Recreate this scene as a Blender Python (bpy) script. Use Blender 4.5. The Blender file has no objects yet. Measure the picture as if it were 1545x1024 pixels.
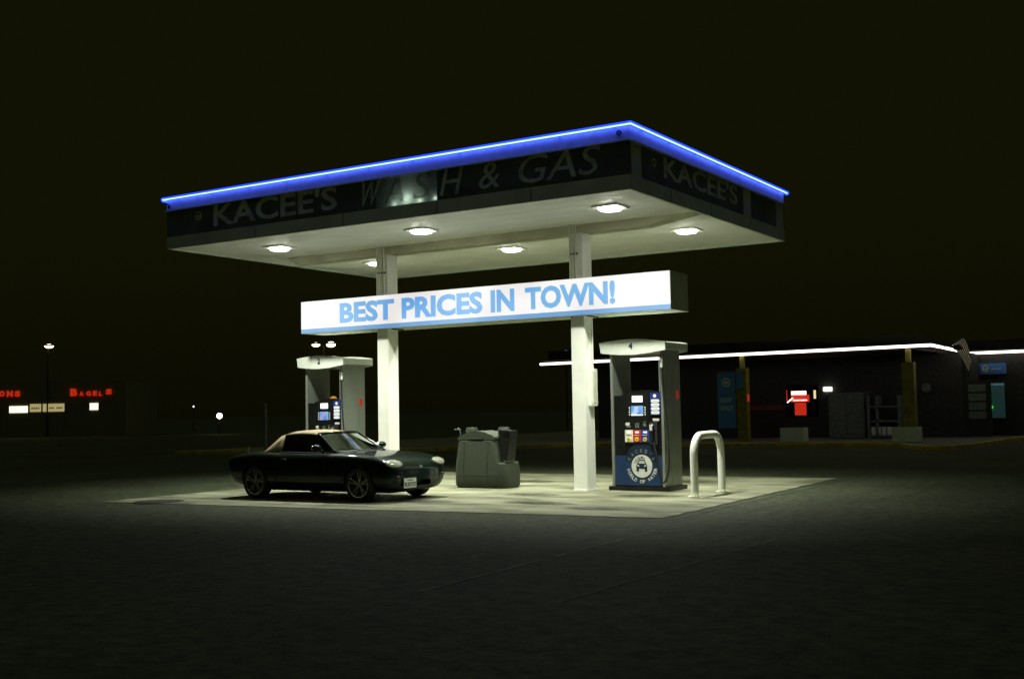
import bpy, bmesh, math, random
from mathutils import Vector, Matrix
random.seed(7)
R = math.radians
S = bpy.context.scene
COL = S.collection

# ------------------------------------------------------------------ camera
YAW, PITCH, ROLL, EYE = 0.564, 0.0612, -0.0175, 1.42
cd = bpy.data.cameras.new('camera'); cam = bpy.data.objects.new('camera', cd); COL.objects.link(cam)
fw = Vector((-math.sin(YAW)*math.cos(PITCH), math.cos(YAW)*math.cos(PITCH), math.sin(PITCH)))
rt = Vector((math.cos(YAW), math.sin(YAW), 0)); up = rt.cross(fw)
r2 = rt*math.cos(ROLL)+up*math.sin(ROLL); u2 = -rt*math.sin(ROLL)+up*math.cos(ROLL)
m = Matrix((r2, u2, -fw)).transposed().to_4x4(); m.translation = (0, 0, EYE)
cam.matrix_world = m
cd.sensor_width = 36.0; cd.lens = 36.0*1742.7/1545.0
cd.clip_start = 0.1; cd.clip_end = 2000
S.camera = cam

# ------------------------------------------------------------------ night sky, exposure
w = bpy.data.worlds.new('World'); S.world = w; w.use_nodes = True
nt = w.node_tree; nt.nodes.clear()
tc = nt.nodes.new('ShaderNodeTexCoord'); sx = nt.nodes.new('ShaderNodeSeparateXYZ')
mr = nt.nodes.new('ShaderNodeMapRange'); mr.inputs['From Min'].default_value = 0.36; mr.inputs['From Max'].default_value = 1.0
mr.inputs['To Min'].default_value = 1.0; mr.inputs['To Max'].default_value = 15.0   # unseen overhead sky brightened as added fill for ground and walls
bg = nt.nodes.new('ShaderNodeBackground'); bg.inputs['Color'].default_value = (0.0064, 0.0065, 0.0016, 1)
wo = nt.nodes.new('ShaderNodeOutputWorld')
nt.links.new(tc.outputs['Generated'], sx.inputs[0]); nt.links.new(sx.outputs['Z'], mr.inputs['Value'])
hz = nt.nodes.new('ShaderNodeMapRange'); hz.inputs['From Min'].default_value = 0.0; hz.inputs['From Max'].default_value = .16; hz.inputs['To Min'].default_value = .55; hz.inputs['To Max'].default_value = 1.0
nt.links.new(sx.outputs['Z'], hz.inputs['Value']); hm = nt.nodes.new('ShaderNodeMath'); hm.operation = 'MULTIPLY'
nt.links.new(mr.outputs[0], hm.inputs[0]); nt.links.new(hz.outputs[0], hm.inputs[1])
cm = nt.nodes.new('ShaderNodeMapRange'); cm.inputs['From Min'].default_value = 0.4; cm.inputs['From Max'].default_value = .8; nt.links.new(sx.outputs['Z'], cm.inputs['Value'])
cmx = nt.nodes.new('ShaderNodeMix'); cmx.data_type = 'RGBA'; nt.links.new(cm.outputs[0], cmx.inputs['Factor'])
cmx.inputs[6].default_value = (0.0060, 0.0061, 0.0012, 1); cmx.inputs[7].default_value = (0.0058, 0.0068, 0.0036, 1); nt.links.new(cmx.outputs[2], bg.inputs['Color'])
nt.links.new(hm.outputs[0], bg.inputs['Strength']); nt.links.new(bg.outputs[0], wo.inputs[0])
vs = S.view_settings
S.display_settings.display_device = 'sRGB'
vs.view_transform = 'Standard'; vs.look = 'None'; vs.exposure = 0.0; vs.gamma = 1.0; vs.use_curve_mapping = False

# ------------------------------------------------------------------ materials
def mat(name, col, rough=.5, metal=0., nz=0.12, scale=8., bump=0., bscale=60., coat=0., emit=None, es=0., spec=.5, col2=None, detail=6.):
    M = bpy.data.materials.new(name); M.use_nodes = True
    n = M.node_tree; b = n.nodes['Principled BSDF']
    b.inputs['Roughness'].default_value = rough; b.inputs['Metallic'].default_value = metal
    b.inputs['Specular IOR Level'].default_value = spec
    if coat: b.inputs['Coat Weight'].default_value = coat; b.inputs['Coat Roughness'].default_value = .04
    t = n.nodes.new('ShaderNodeTexCoord'); N = n.nodes.new('ShaderNodeTexNoise')
    N.inputs['Scale'].default_value = scale; N.inputs['Detail'].default_value = detail
    n.links.new(t.outputs['Object'], N.inputs['Vector'])
    r = n.nodes.new('ShaderNodeValToRGB')
    c2 = col2 if col2 else [c*(1+nz) for c in col]
    c1 = [c*(1-nz) for c in col]
    r.color_ramp.elements[0].position = .32; r.color_ramp.elements[1].position = .7
    r.color_ramp.elements[0].color = (*c1, 1); r.color_ramp.elements[1].color = (*c2, 1)
    n.links.new(N.outputs['Fac'], r.inputs['Fac']); n.links.new(r.outputs[0], b.inputs['Base Color'])
    if bump:
        N2 = n.nodes.new('ShaderNodeTexNoise'); N2.inputs['Scale'].default_value = bscale; N2.inputs['Detail'].default_value = 4
        n.links.new(t.outputs['Object'], N2.inputs['Vector'])
        B = n.nodes.new('ShaderNodeBump'); B.inputs['Strength'].default_value = bump; B.inputs['Distance'].default_value = .01
        n.links.new(N2.outputs['Fac'], B.inputs['Height']); n.links.new(B.outputs[0], b.inputs['Normal'])
    if emit:
        b.inputs['Emission Color'].default_value = (*emit, 1); b.inputs['Emission Strength'].default_value = es
    return M

def ramp_emit(name, c1, c2, es, scale=1.0, base=(.05, .06, .08)):
    """a backlit translucent face whose tubes light it a little unevenly"""
    M = mat(name, base, .35, nz=.02)
    n = M.node_tree; b = n.nodes['Principled BSDF']
    t = n.nodes.new('ShaderNodeTexCoord'); N = n.nodes.new('ShaderNodeTexNoise'); N.inputs['Scale'].default_value = scale; N.inputs['Detail'].default_value = 1
    r = n.nodes.new('ShaderNodeValToRGB'); r.color_ramp.elements[0].position = .38; r.color_ramp.elements[1].position = .62
    r.color_ramp.elements[0].color = (*c1, 1); r.color_ramp.elements[1].color = (*c2, 1)
    n.links.new(t.outputs['Object'], N.inputs['Vector']); n.links.new(N.outputs['Fac'], r.inputs['Fac'])
    n.links.new(r.outputs[0], b.inputs['Emission Color']); b.inputs['Emission Strength'].default_value = es
    return M

def glass(name, tint, gl=.12, rough=.02):
    M = bpy.data.materials.new(name); M.use_nodes = True; n = M.node_tree; n.nodes.clear()
    o = n.nodes.new('ShaderNodeOutputMaterial'); tr = n.nodes.new('ShaderNodeBsdfTransparent'); tr.inputs[0].default_value = (*tint, 1)
    g = n.nodes.new('ShaderNodeBsdfGlossy'); g.inputs['Roughness'].default_value = rough
    g.inputs['Color'].default_value = (.9, 1, .95, 1)
    f = n.nodes.new('ShaderNodeLayerWeight'); f.inputs['Blend'].default_value = .12
    a = n.nodes.new('ShaderNodeMath'); a.operation = 'ADD'; a.inputs[1].default_value = gl; a.use_clamp = True
    x = n.nodes.new('ShaderNodeMixShader')
    n.links.new(f.outputs['Fresnel'], a.inputs[0]); n.links.new(a.outputs[0], x.inputs[0]); n.links.new(tr.outputs[0], x.inputs[1]); n.links.new(g.outputs[0], x.inputs[2])
    n.links.new(x.outputs[0], o.inputs[0]); return M

MT = {}
def A(k, *a, **kw): MT[k] = mat(k, *a, **kw); return MT[k]
A('white_paint', (.86, .88, .82), .45, nz=.05, scale=3, bump=.1, bscale=20)
A('soffit_white', (.90, .91, .83), .55, nz=.05, scale=1.3)
A('beam_cream', (.60, .61, .44), .6, nz=.15, scale=2)
A('pipe_white', (.72, .74, .6), .5, nz=.08)
A('fascia_light', (.54, .62, .52), .5, nz=.12, scale=2)
A('fascia_navy', (.105, .145, .140), .38, nz=.3, scale=2.5)
A('fascia_trim', (.60, .64, .68), .5, nz=.1)
A('ghost_letter', (.56, .66, .58), .45, nz=.25, scale=5)
A('dark_metal', (.03, .03, .03), .5, nz=.3)
A('black_plastic', (.006, .007, .006), .38, nz=.3)
A('black_rubber', (.012, .012, .012), .7, nz=.3)
A('silver', (.36, .40, .35), .38, metal=.55, nz=.03, scale=14)
A('crown_grey', (.60, .64, .58), .42, nz=.05)
A('bin_grey', (.025, .034, .018), .62, nz=.12, scale=20, bump=.25, bscale=200)
A('bin_dark', (.03, .035, .03), .7)
A('tan_cloth', (.42, .34, .20), .85, nz=.12, scale=20, bump=.3, bscale=400)
A('chrome', (.75, .77, .75), .18, metal=1., nz=.02)
A('alloy', (.45, .47, .43), .24, metal=.95, nz=.05)
A('lens_glass', (.36, .38, .30), .12, nz=.25, scale=18, coat=1)
A('plate_white', (.55, .58, .50), .5, nz=.1, scale=40)
A('dull_red', (.06, .008, .006), .3); A('ink', (.02, .02, .03), .5)
A('blue_vinyl', (.012, .040, .115), .4, nz=.15)
A('deep_blue', (.008, .018, .045), .4, nz=.2)
A('price_blue', (.02, .035, .20), .4)
A('white_vinyl', (.62, .64, .58), .5, nz=.08)
A('grade_white', (.75, .75, .65), .4)
A('grade_red', (.50, .035, .015), .4)
A('grade_blue', (.03, .05, .28), .4)
A('button_yellow', (.75, .62, .04), .35)
A('kerb_yellow', (.42, .34, .02), .7, nz=.35, scale=3)
A('post_yellow', (.25, .23, .02), .6, nz=.3, scale=4)
A('store_wall', (.035, .038, .03), .8, nz=.3)
A('store_roof', (.03, .032, .02), .9)
A('walkway', (.14, .14, .12), .85, nz=.2, scale=2)
A('box_white', (.66, .76, .68), .6, nz=.1)
A('banner_blue', (.08, .30, .78), .6, nz=.15)
A('pale_mark', (.75, .85, .75), .6)
A('faint_grey', (.13, .17, .14), .6, nz=.3)
A('red_paint', (.20, .02, .01), .5)
A('galv', (.16, .20, .19), .5, metal=.3, nz=.2)
A('brown', (.03, .025, .02), .8)
A('seat_dark', (.02, .02, .018), .7)
A('manhole_iron', (.02, .02, .018), .65, metal=.2, nz=.4, scale=20)
A('paint_car', (.002, .009, .006), .4, nz=.05, coat=.6, spec=.05)
# emitters: lamps, screens, lit signs, and a sticker given its own glow
A('lamp_lens', (.8, .8, .8), .4, emit=(1, .97, .88), es=30.)
A('led_blue', (.1, .2, .8), .4, emit=(.50, .68, 1.), es=3.0)
def halo_shell(name, col, es, f):
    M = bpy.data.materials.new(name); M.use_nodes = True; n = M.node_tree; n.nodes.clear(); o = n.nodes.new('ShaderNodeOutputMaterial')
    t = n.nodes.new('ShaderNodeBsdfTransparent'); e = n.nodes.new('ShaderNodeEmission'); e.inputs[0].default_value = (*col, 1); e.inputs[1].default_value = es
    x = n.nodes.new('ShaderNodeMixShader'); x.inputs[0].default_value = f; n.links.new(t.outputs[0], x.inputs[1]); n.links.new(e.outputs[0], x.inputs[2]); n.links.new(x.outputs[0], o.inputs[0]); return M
MT['blue_halo'] = halo_shell('blue_halo', (.010, .045, 1.), 4.6, .45)  # emissive layer added round the strip for its halo and blue wash
A('led_white', (.8, .8, .8), .4, emit=(1., .86, .80), es=3.6)
A('screen_white', (.5, .5, .5), .3, emit=(1, 1, 1), es=1.0)
A('screen_text', (.5, .5, .5), .3, emit=(.75, .88, 1.), es=.85)
MT['screen_blue'] = ramp_emit('screen_blue', (.06, .22, .78), (.22, .5, .95), .8, 6)
A('price_plate', (.6, .6, .6), .3, emit=(.85, .92, .85), es=.42)
A('lit_white', (.6, .6, .6), .4, emit=(1, .97, .9), es=1.3)
A('lit_yellow', (.6, .6, .6), .4, emit=(1, .8, .35), es=.9)
A('window_warm', (.6, .6, .6), .4, emit=(.62, .52, .22), es=.6)
A('window_bright', (.6, .6, .6), .4, emit=(1, .92, .72), es=1.3)
A('neon_red', (.6, .1, .1), .4, emit=(.75, .03, .008), es=.62)
A('neon_pink', (.6, .3, .3), .4, emit=(1, .55, .5), es=2.2)
A('neon_deep', (.4, .05, .05), .4, emit=(.8, .03, .008), es=.55)
A('green_lamp', (.1, .5, .1), .4, emit=(.05, .8, .06), es=.9)
A('orange_lamp', (.5, .3, .1), .4, emit=(.75, .32, .02), es=.8)
A('red_reflector', (.5, .02, .01), .3, emit=(.35, .02, .005), es=.6)  # reflective sticker, its red gleam put in as emission
A('sodium', (.6, .6, .5), .4, emit=(1, .82, .6), es=7)
A('blue_lamp', (.1, .2, .5), .4, emit=(.05, .15, .6), es=.6)
A('door_teal', (.1, .2, .2), .4, emit=(.03, .09, .09), es=.18)
MT['sign_face'] = ramp_emit('sign_face', (.84, .80, .76), (1.0, .99, .98), .95, .9)
MT['sign_blue'] = ramp_emit('sign_blue', (.12, .38, .80), (.22, .52, .88), .9, .9)
MT['sign_stripe'] = ramp_emit('sign_stripe', (.14, .36, .74), (.20, .45, .80), .80, .9)
MT['car_glass'] = glass('car_glass', (.16, .22, .19), .28); MT['side_glass'] = glass('side_glass', (.03, .04, .035), .0)
MT['glass_dark'] = glass('glass_dark', (.10, .12, .11), .02)

# translucent sheet; on the fascia, added lamps behind it make the reflection
def translucent(name, col, dif=(.02, .03, .035)):
    M = bpy.data.materials.new(name); M.use_nodes = True; n = M.node_tree; n.nodes.clear()
    o = n.nodes.new('ShaderNodeOutputMaterial'); t = n.nodes.new('ShaderNodeBsdfTranslucent'); d = n.nodes.new('ShaderNodeBsdfDiffuse')
    N = n.nodes.new('ShaderNodeTexNoise'); N.inputs['Scale'].default_value = 7
    tcx = n.nodes.new('ShaderNodeTexCoord'); n.links.new(tcx.outputs['Object'], N.inputs['Vector'])
    r = n.nodes.new('ShaderNodeValToRGB'); r.color_ramp.elements[0].color = (*[c*.8 for c in col], 1); r.color_ramp.elements[1].color = (*col, 1)
    n.links.new(N.outputs['Fac'], r.inputs[0]); n.links.new(r.outputs[0], t.inputs[0])
    d.inputs[0].default_value = (*dif, 1)
    x = n.nodes.new('ShaderNodeAddShader'); n.links.new(t.outputs[0], x.inputs[0]); n.links.new(d.outputs[0], x.inputs[1]); n.links.new(x.outputs[0], o.inputs[0])
    return M
MT['glare_vinyl'] = translucent('glare_vinyl', (.18, .22, .20))

# ------------------------------------------------------------------ mesh builder
_tc = {}
def text_geom(txt, bold, res=3):
    k = (txt, bold)
    if k in _tc: return _tc[k]
    cu = bpy.data.curves.new('t', 'FONT'); cu.body = txt; cu.offset = bold; cu.resolution_u = res; cu.extrude = .5
    o = bpy.data.objects.new('t', cu); COL.objects.link(o)
    dg = bpy.context.evaluated_depsgraph_get(); me = bpy.data.meshes.new_from_object(o.evaluated_get(dg))
    V = [tuple(v.co) for v in me.vertices]; F = [tuple(p.vertices) for p in me.polygons]
    bpy.data.objects.remove(o); bpy.data.curves.remove(cu); bpy.data.meshes.remove(me)
    x0 = min(v[0] for v in V); x1 = max(v[0] for v in V); y0 = min(v[1] for v in V); y1 = max(v[1] for v in V)
    V = [((v[0]-x0)/(x1-x0), (v[1]-y0)/(y1-y0), v[2]) for v in V]
    _tc[k] = (V, F, (x1-x0)/(y1-y0)); return _tc[k]

class MB:
    def __init__(s): s.b = bmesh.new()
    def raw(s, V, F):
        vs = [s.b.verts.new(v) for v in V]
        for f in F:
            try: s.b.faces.new([vs[i] for i in f])
            except ValueError: pass
        return vs
    def box(s, x0, x1, y0, y1, z0, z1, bev=0.):
        b = bmesh.new(); g = bmesh.ops.create_cube(b, size=1)
        for v in b.verts: v.co = Vector(((x0+x1)/2+v.co.x*(x1-x0), (y0+y1)/2+v.co.y*(y1-y0), (z0+z1)/2+v.co.z*(z1-z0)))
        if bev: bmesh.ops.bevel(b, geom=b.edges[:], offset=bev, segments=2, affect='EDGES', profile=.7)
        s.merge(b); return s
    def merge(s, b, M=None):
        if M is not None: bmesh.ops.transform(b, matrix=M, verts=b.verts)
        d = {}
        for v in b.verts: d[v] = s.b.verts.new(v.co)
        for f in b.faces:
            try: s.b.faces.new([d[v] for v in f.verts])
            except ValueError: pass
        b.free()
    def prism(s, pts, o, ax, ay, an, depth, bev=0.):
        """polygon pts in (ax, ay) plane at origin o, extruded by depth along an"""
        o, ax, ay, an = map(Vector, (o, ax, ay, an)); b = bmesh.new()
        lo = [b.verts.new(o+ax*p[0]+ay*p[1]) for p in pts]; hi = [b.verts.new(o+ax*p[0]+ay*p[1]+an*depth) for p in pts]
        n = len(pts); b.faces.new(lo[::-1]); b.faces.new(hi)
        for i in range(n): b.faces.new((lo[i], lo[(i+1) % n], hi[(i+1) % n], hi[i]))
        bmesh.ops.recalc_face_normals(b, faces=b.faces)
        if bev: bmesh.ops.bevel(b, geom=b.edges[:], offset=bev, segments=2, affect='EDGES')
        s.merge(b); return s
    def cyl(s, p, q, r, r1=None, n=20, caps=True):
        p, q = Vector(p), Vector(q); r1 = r if r1 is None else r1; d = (q-p).normalized()
        a = d.orthogonal().normalized(); c = d.cross(a)
        V = []
        for k, (o, rr) in enumerate(((p, r), (q, r1))):
            for i in range(n):
                t = 2*math.pi*i/n; V.append(o+a*math.cos(t)*rr+c*math.sin(t)*rr)
        F = [(i, (i+1) % n, n+(i+1) % n, n+i) for i in range(n)]
        if caps: F += [tuple(range(n))[::-1], tuple(range(n, 2*n))]
        s.raw(V, F); return s
    def tube(s, pts, r, n=12, smooth=4):
        P = [Vector(p) for p in pts]
        if smooth:
            Q = []
            for i in range(len(P)-1):
                p0 = P[max(i-1, 0)]; p1 = P[i]; p2 = P[i+1]; p3 = P[min(i+2, len(P)-1)]
                for k in range(smooth):
                    t = k/smooth
                    Q.append(.5*((2*p1)+(p2-p0)*t+(2*p0-5*p1+4*p2-p3)*t*t+(3*p1-p0-3*p2+p3)*t**3))
            Q.append(P[-1]); P = Q
        V = []; F = []; a = None
        for i, p in enumerate(P):
            d = (P[min(i+1, len(P)-1)]-P[max(i-1, 0)]).normalized()
            a = (d.orthogonal() if a is None else a-d*a.dot(d)).normalized(); c = d.cross(a)
            for k in range(n):
                t = 2*math.pi*k/n; V.append(p+a*math.cos(t)*r+c*math.sin(t)*r)
            if i:
                o = (i-1)*n
                F += [(o+k, o+(k+1) % n, o+n+(k+1) % n, o+n+k) for k in range(n)]
        F += [tuple(range(n))[::-1], tuple(range(len(V)-n, len(V)))]
        s.raw(V, F); return s
    def ellipsoid(s, c, r, M=None, u=20, v=12, half=False):
        b = bmesh.new(); bmesh.ops.create_uvsphere(b, u_segments=u, v_segments=v, radius=1)
        bmesh.ops.scale(b, vec=r, verts=b.verts)
        if M is not None: bmesh.ops.transform(b, matrix=M, verts=b.verts)
        bmesh.ops.translate(b, vec=c, verts=b.verts); s.merge(b); return s
    def disc(s, c, r, n, depth, seg=28, rx=None):
        """thin disc in a y-facing (front) plane"""
        pts = [((rx or r)*math.cos(2*math.pi*i/seg), r*math.sin(2*math.pi*i/seg)) for i in range(seg)]
        return s.prism(pts, c, n[0], n[1], n[2], depth)
    def ring(s, c, ro, ri, fr, depth, seg=32):
        c = Vector(c); ax, ay, an = map(Vector, fr); V = []
        for rr, dd in ((ri, 0), (ro, 0), (ro, depth), (ri, depth)):
            for i in range(seg):
                t = 2*math.pi*i/seg; V.append(c+ax*math.cos(t)*rr+ay*math.sin(t)*rr+an*dd)
        F = []
        for k in range(4):
            for i in range(seg): F.append((k*seg+i, k*seg+(i+1) % seg, ((k+1) % 4)*seg+(i+1) % seg, ((k+1) % 4)*seg+i))
        s.raw(V, F); return s
    def text(s, txt, o, ax, ay, w_, h, depth=.006, bold=.0, shear=0.):
        o, ax, ay = map(Vector, (o, ax, ay)); an = ax.cross(ay); V, F, asp = text_geom(txt, bold)
        if w_ is None: w_ = asp*h
        s.raw([o+ax*(v[0]*w_+shear*v[1]*h)+ay*(v[1]*h)+an*((v[2]+.5)*depth) for v in V], F); return s
    def obj(s, name, material, parent=None, smooth=False, auto=None):
        bmesh.ops.recalc_face_normals(s.b, faces=s.b.faces)
        me = bpy.data.meshes.new(name); s.b.to_mesh(me); s.b.free()
        me.materials.append(MT[material] if isinstance(material, str) else material)
        if smooth:
            for p in me.polygons: p.use_smooth = True
            if auto: me.set_sharp_from_angle(angle=R(auto))
        o = bpy.data.objects.new(name, me); COL.objects.link(o)
        if parent is not None: o.parent = parent
        return o

def each(mb, name, material, parent=None, smooth=False, auto=None):
    """link every loose piece of the builder as a part of its own"""
    bm = mb.b; bm.verts.index_update(); seen = set(); out = []
    for v0 in bm.verts:
        if v0 in seen: continue
        st_ = [v0]; seen.add(v0); isl = []
        while st_:
            v = st_.pop(); isl.append(v)
            for e_ in v.link_edges:
                o_ = e_.other_vert(v)
                if o_ not in seen: seen.add(o_); st_.append(o_)
        q = MB(); mp = {v: q.b.verts.new(v.co) for v in isl}; fs = {f for v in isl for f in v.link_faces}
        for f in fs: q.b.faces.new([mp[v] for v in f.verts])
        out.append(q.obj(name, material, parent, smooth, auto))
    bm.free(); return out

def thing(name, label, cat, loc=(0, 0, 0), rz=0., group=None):
    o = bpy.data.objects.new(name, None); COL.objects.link(o); o.empty_display_size = .2
    o.location = loc; o.rotation_euler = (0, 0, rz); o['label'] = label; o['category'] = cat
    if group: o['group'] = group
    return o
def tag(o, label, cat, group=None):
    o['label'] = label; o['category'] = cat
    if group: o['group'] = group
    return o
def struct(o): o['kind'] = 'structure'; return o
def copy_tree(o, parent=None):
    c = o.copy(); COL.objects.link(c)
    if parent is not None: c.parent = parent
    for ch in list(o.children): copy_tree(ch, c)
    return c
X, Y, Z = (1, 0, 0), (0, 1, 0), (0, 0, 1)
FR = (X, Z, (0, -1, 0))        # front frame: right, up, out towards -Y

# ------------------------------------------------------------------ ground
def ground_mat():
    M = bpy.data.materials.new('asphalt'); M.use_nodes = True; n = M.node_tree; b = n.nodes['Principled BSDF']
    t = n.nodes.new('ShaderNodeTexCoord')
    def noise(s, d=4): 
        N = n.nodes.new('ShaderNodeTexNoise'); N.inputs['Scale'].default_value = s; N.inputs['Detail'].default_value = d
        n.links.new(t.outputs['Object'], N.inputs['Vector']); return N
    a = noise(.35, 5); c = noise(34, 5); e = noise(12, 3)
    r = n.nodes.new('ShaderNodeValToRGB'); r.color_ramp.elements[0].position = .35; r.color_ramp.elements[1].position = .68
    r.color_ramp.elements[0].color = (.023, .031, .015, 1); r.color_ramp.elements[1].color = (.042, .052, .027, 1)
    n.links.new(a.outputs['Fac'], r.inputs[0])
    md = noise(5.5, 8); md.inputs['Roughness'].default_value = .78
    r3 = n.nodes.new('ShaderNodeValToRGB'); r3.color_ramp.elements[0].position = .40; r3.color_ramp.elements[1].position = .62
    r3.color_ramp.elements[0].color = (.40, .40, .40, 1); r3.color_ramp.elements[1].color = (1.9, 1.9, 1.8, 1)
    n.links.new(md.outputs['Fac'], r3.inputs[0])
    mx = n.nodes.new('ShaderNodeMix'); mx.data_type = 'RGBA'; mx.blend_type = 'MULTIPLY'; mx.inputs['Factor'].default_value = 1
    n.links.new(r.outputs[0], mx.inputs[6]); n.links.new(r3.outputs[0], mx.inputs[7]); n.links.new(mx.outputs[2], b.inputs['Base Color'])
    b.inputs['Roughness'].default_value = .82; b.inputs['Specular IOR Level'].default_value = .3
    ad = n.nodes.new('ShaderNodeMath'); ad.operation = 'ADD'; n.links.new(c.outputs['Fac'], ad.inputs[0]); n.links.new(e.outputs['Fac'], ad.inputs[1])
    B = n.nodes.new('ShaderNodeBump'); B.inputs['Strength'].default_value = .7; B.inputs['Distance'].default_value = .012
    n.links.new(ad.outputs[0], B.inputs['Height']); n.links.new(B.outputs[0], b.inputs['Normal'])
    return M
MT['asphalt'] = ground_mat()
def pad_mat():
    M = bpy.data.materials.new('concrete_pad'); M.use_nodes = True; n = M.node_tree; b = n.nodes['Principled BSDF']
    t = n.nodes.new('ShaderNodeTexCoord')
    def noise(s, d=4, sc=None):
        N = n.nodes.new('ShaderNodeTexNoise'); N.inputs['Scale'].default_value = s; N.inputs['Detail'].default_value = d
        if sc:
            mp = n.nodes.new('ShaderNodeMapping'); mp.inputs['Scale'].default_value = sc
            n.links.new(t.outputs['Object'], mp.inputs[0]); n.links.new(mp.outputs[0], N.inputs['Vector'])
        else: n.links.new(t.outputs['Object'], N.inputs['Vector'])
        return N
    a = noise(1.0, 6, (.45, 1.6, 1)); c = noise(90, 3); st = noise(1.4, 3, (.7, 1.2, 1))
    r = n.nodes.new('ShaderNodeValToRGB'); r.color_ramp.elements[0].position = .33; r.color_ramp.elements[1].position = .66
    r.color_ramp.elements[0].color = (.11, .12, .065, 1); r.color_ramp.elements[1].color = (.255, .262, .175, 1)
    n.links.new(a.outputs['Fac'], r.inputs[0])
    r2_ = n.nodes.new('ShaderNodeValToRGB'); r2_.color_ramp.elements[0].position = .34; r2_.color_ramp.elements[1].position = .52
    r2_.color_ramp.elements[0].color = (.50, .50, .40, 1); r2_.color_ramp.elements[1].color = (1, 1, 1, 1)
    n.links.new(st.outputs['Fac'], r2_.inputs[0])
    r3 = n.nodes.new('ShaderNodeValToRGB'); r3.color_ramp.elements[0].position = .38; r3.color_ramp.elements[1].position = .62
    r3.color_ramp.elements[0].color = (.8, .8, .8, 1); r3.color_ramp.elements[1].color = (1.12, 1.12, 1.12, 1)
    n.links.new(c.outputs['Fac'], r3.inputs[0])
    pr = r
    for q in (r2_, r3):
        mx = n.nodes.new('ShaderNodeMix'); mx.data_type = 'RGBA'; mx.blend_type = 'MULTIPLY'; mx.inputs['Factor'].default_value = 1
        n.links.new(pr.outputs[0] if pr is r else pr.outputs[2], mx.inputs[6]); n.links.new(q.outputs[0], mx.inputs[7]); pr = mx
    n.links.new(pr.outputs[2], b.inputs['Base Color'])
    b.inputs['Roughness'].default_value = .75
    B = n.nodes.new('ShaderNodeBump'); B.inputs['Strength'].default_value = .35; B.inputs['Distance'].default_value = .008
    n.links.new(c.outputs['Fac'], B.inputs['Height']); n.links.new(B.outputs[0], b.inputs['Normal'])
    return M
MT['pad'] = pad_mat()

g = MB(); g.raw([(-600, -200, 0), (600, -200, 0), (600, 900, 0), (-600, 900, 0)], [(0, 1, 2, 3)])
struct(g.obj('ground', 'asphalt'))
# concrete slab, cut in bays with dark joints between them
PAD = [(-16.35, 12.78), (-6.38, 13.62), (-6.7, 22.2), (-16.35, 22.1)]
jm = MB(); jm.raw([(x, y, .004) for x, y in PAD], [(0, 1, 2, 3)])
struct(jm.obj('concrete_joint', 'bin_dark'))
def padpt(u, v):
    a = Vector((*PAD[0], 0)).lerp(Vector((*PAD[1], 0)), u); b = Vector((*PAD[3], 0)).lerp(Vector((*PAD[2], 0)), u)
    p = a.lerp(b, v); return p
pm = MB(); NU, NV = 4, 3
for i in range(NU):
    for j in range(NV):
        e = .0010
        cs = [(i/NU+e, j/NV+e), ((i+1)/NU-e, j/NV+e), ((i+1)/NU-e, (j+1)/NV-e), (i/NU+e, (j+1)/NV-e)]; q = []
        for k in range(4):
            (u0, v0), (u1, v1) = cs[k], cs[(k+1) % 4]; edge = (k == 0 and j == 0) or (k == 1 and i == NU-1) or (k == 2 and j == NV-1) or (k == 3 and i == 0)
            for t in range(12):
                p = padpt(u0+(u1-u0)*t/12, v0+(v1-v0)*t/12)
                if edge and t: p = p+Vector((random.uniform(-1, 1), random.uniform(-1, 1), 0))*.028
                q.append(p)
        pm.raw([(p.x, p.y, .010) for p in q], [tuple(range(len(q)))])
struct(pm.obj('concrete_slab', 'pad'))
def stain_mat():
    M = bpy.data.materials.new('oil_stain'); M.use_nodes = True; n = M.node_tree; b = n.nodes['Principled BSDF']
    b.inputs['Base Color'].default_value = (.035, .036, .02, 1); b.inputs['Roughness'].default_value = .45
    t = n.nodes.new('ShaderNodeTexCoord'); N = n.nodes.new('ShaderNodeTexNoise'); N.inputs['Scale'].default_value = 3.5; N.inputs['Detail'].default_value = 6
    n.links.new(t.outputs['Object'], N.inputs['Vector'])
    ln = n.nodes.new('ShaderNodeVectorMath'); ln.operation = 'LENGTH'; n.links.new(t.outputs['Object'], ln.inputs[0])
    a = n.nodes.new('ShaderNodeMath'); a.operation = 'MULTIPLY_ADD'; a.inputs[1].default_value = -.9; a.inputs[2].default_value = .35; n.links.new(ln.outputs['Value'], a.inputs[0])
    a2 = n.nodes.new('ShaderNodeMath'); a2.operation = 'ADD'; n.links.new(a.outputs[0], a2.inputs[0]); n.links.new(N.outputs['Fac'], a2.inputs[1])
    c = n.nodes.new('ShaderNodeMapRange'); c.inputs['From Min'].default_value = .42; c.inputs['From Max'].default_value = .80; c.inputs['To Max'].default_value = .75; n.links.new(a2.outputs[0], c.inputs['Value']); n.links.new(c.outputs[0], b.inputs['Alpha'])
    return M
MT['oil_stain'] = stain_mat()
for k, (x, y, sx1, sy1) in enumerate(((-12.9, 15.9, 1.4, .8), (-10.2, 16.6, 1.2, .9), (-8.2, 16.9, 1.3, .7), (-11.2, 14.7, 1.6, .7), (-15.2, 16.7, 1.3, .9), (-9.2, 15.1, 1.5, .8), (-12.2, 19.6, 1.5, 1.2), (-7.9, 14.5, 1.1, .6), (-8.9, 20.4, 1.6, 1.0))):
    b = MB(); b.raw([(math.cos(6.2832*i/24)*.8, math.sin(6.2832*i/24)*.8, 0) for i in range(24)], [tuple(range(24))])
    o = b.obj('oil_stain', 'oil_stain'); o.location = (x, y, .014+.0006*k); o.scale = (sx1, sy1, 1); o.rotation_euler = (0, 0, random.uniform(-.3, .3)); struct(o)
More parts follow.
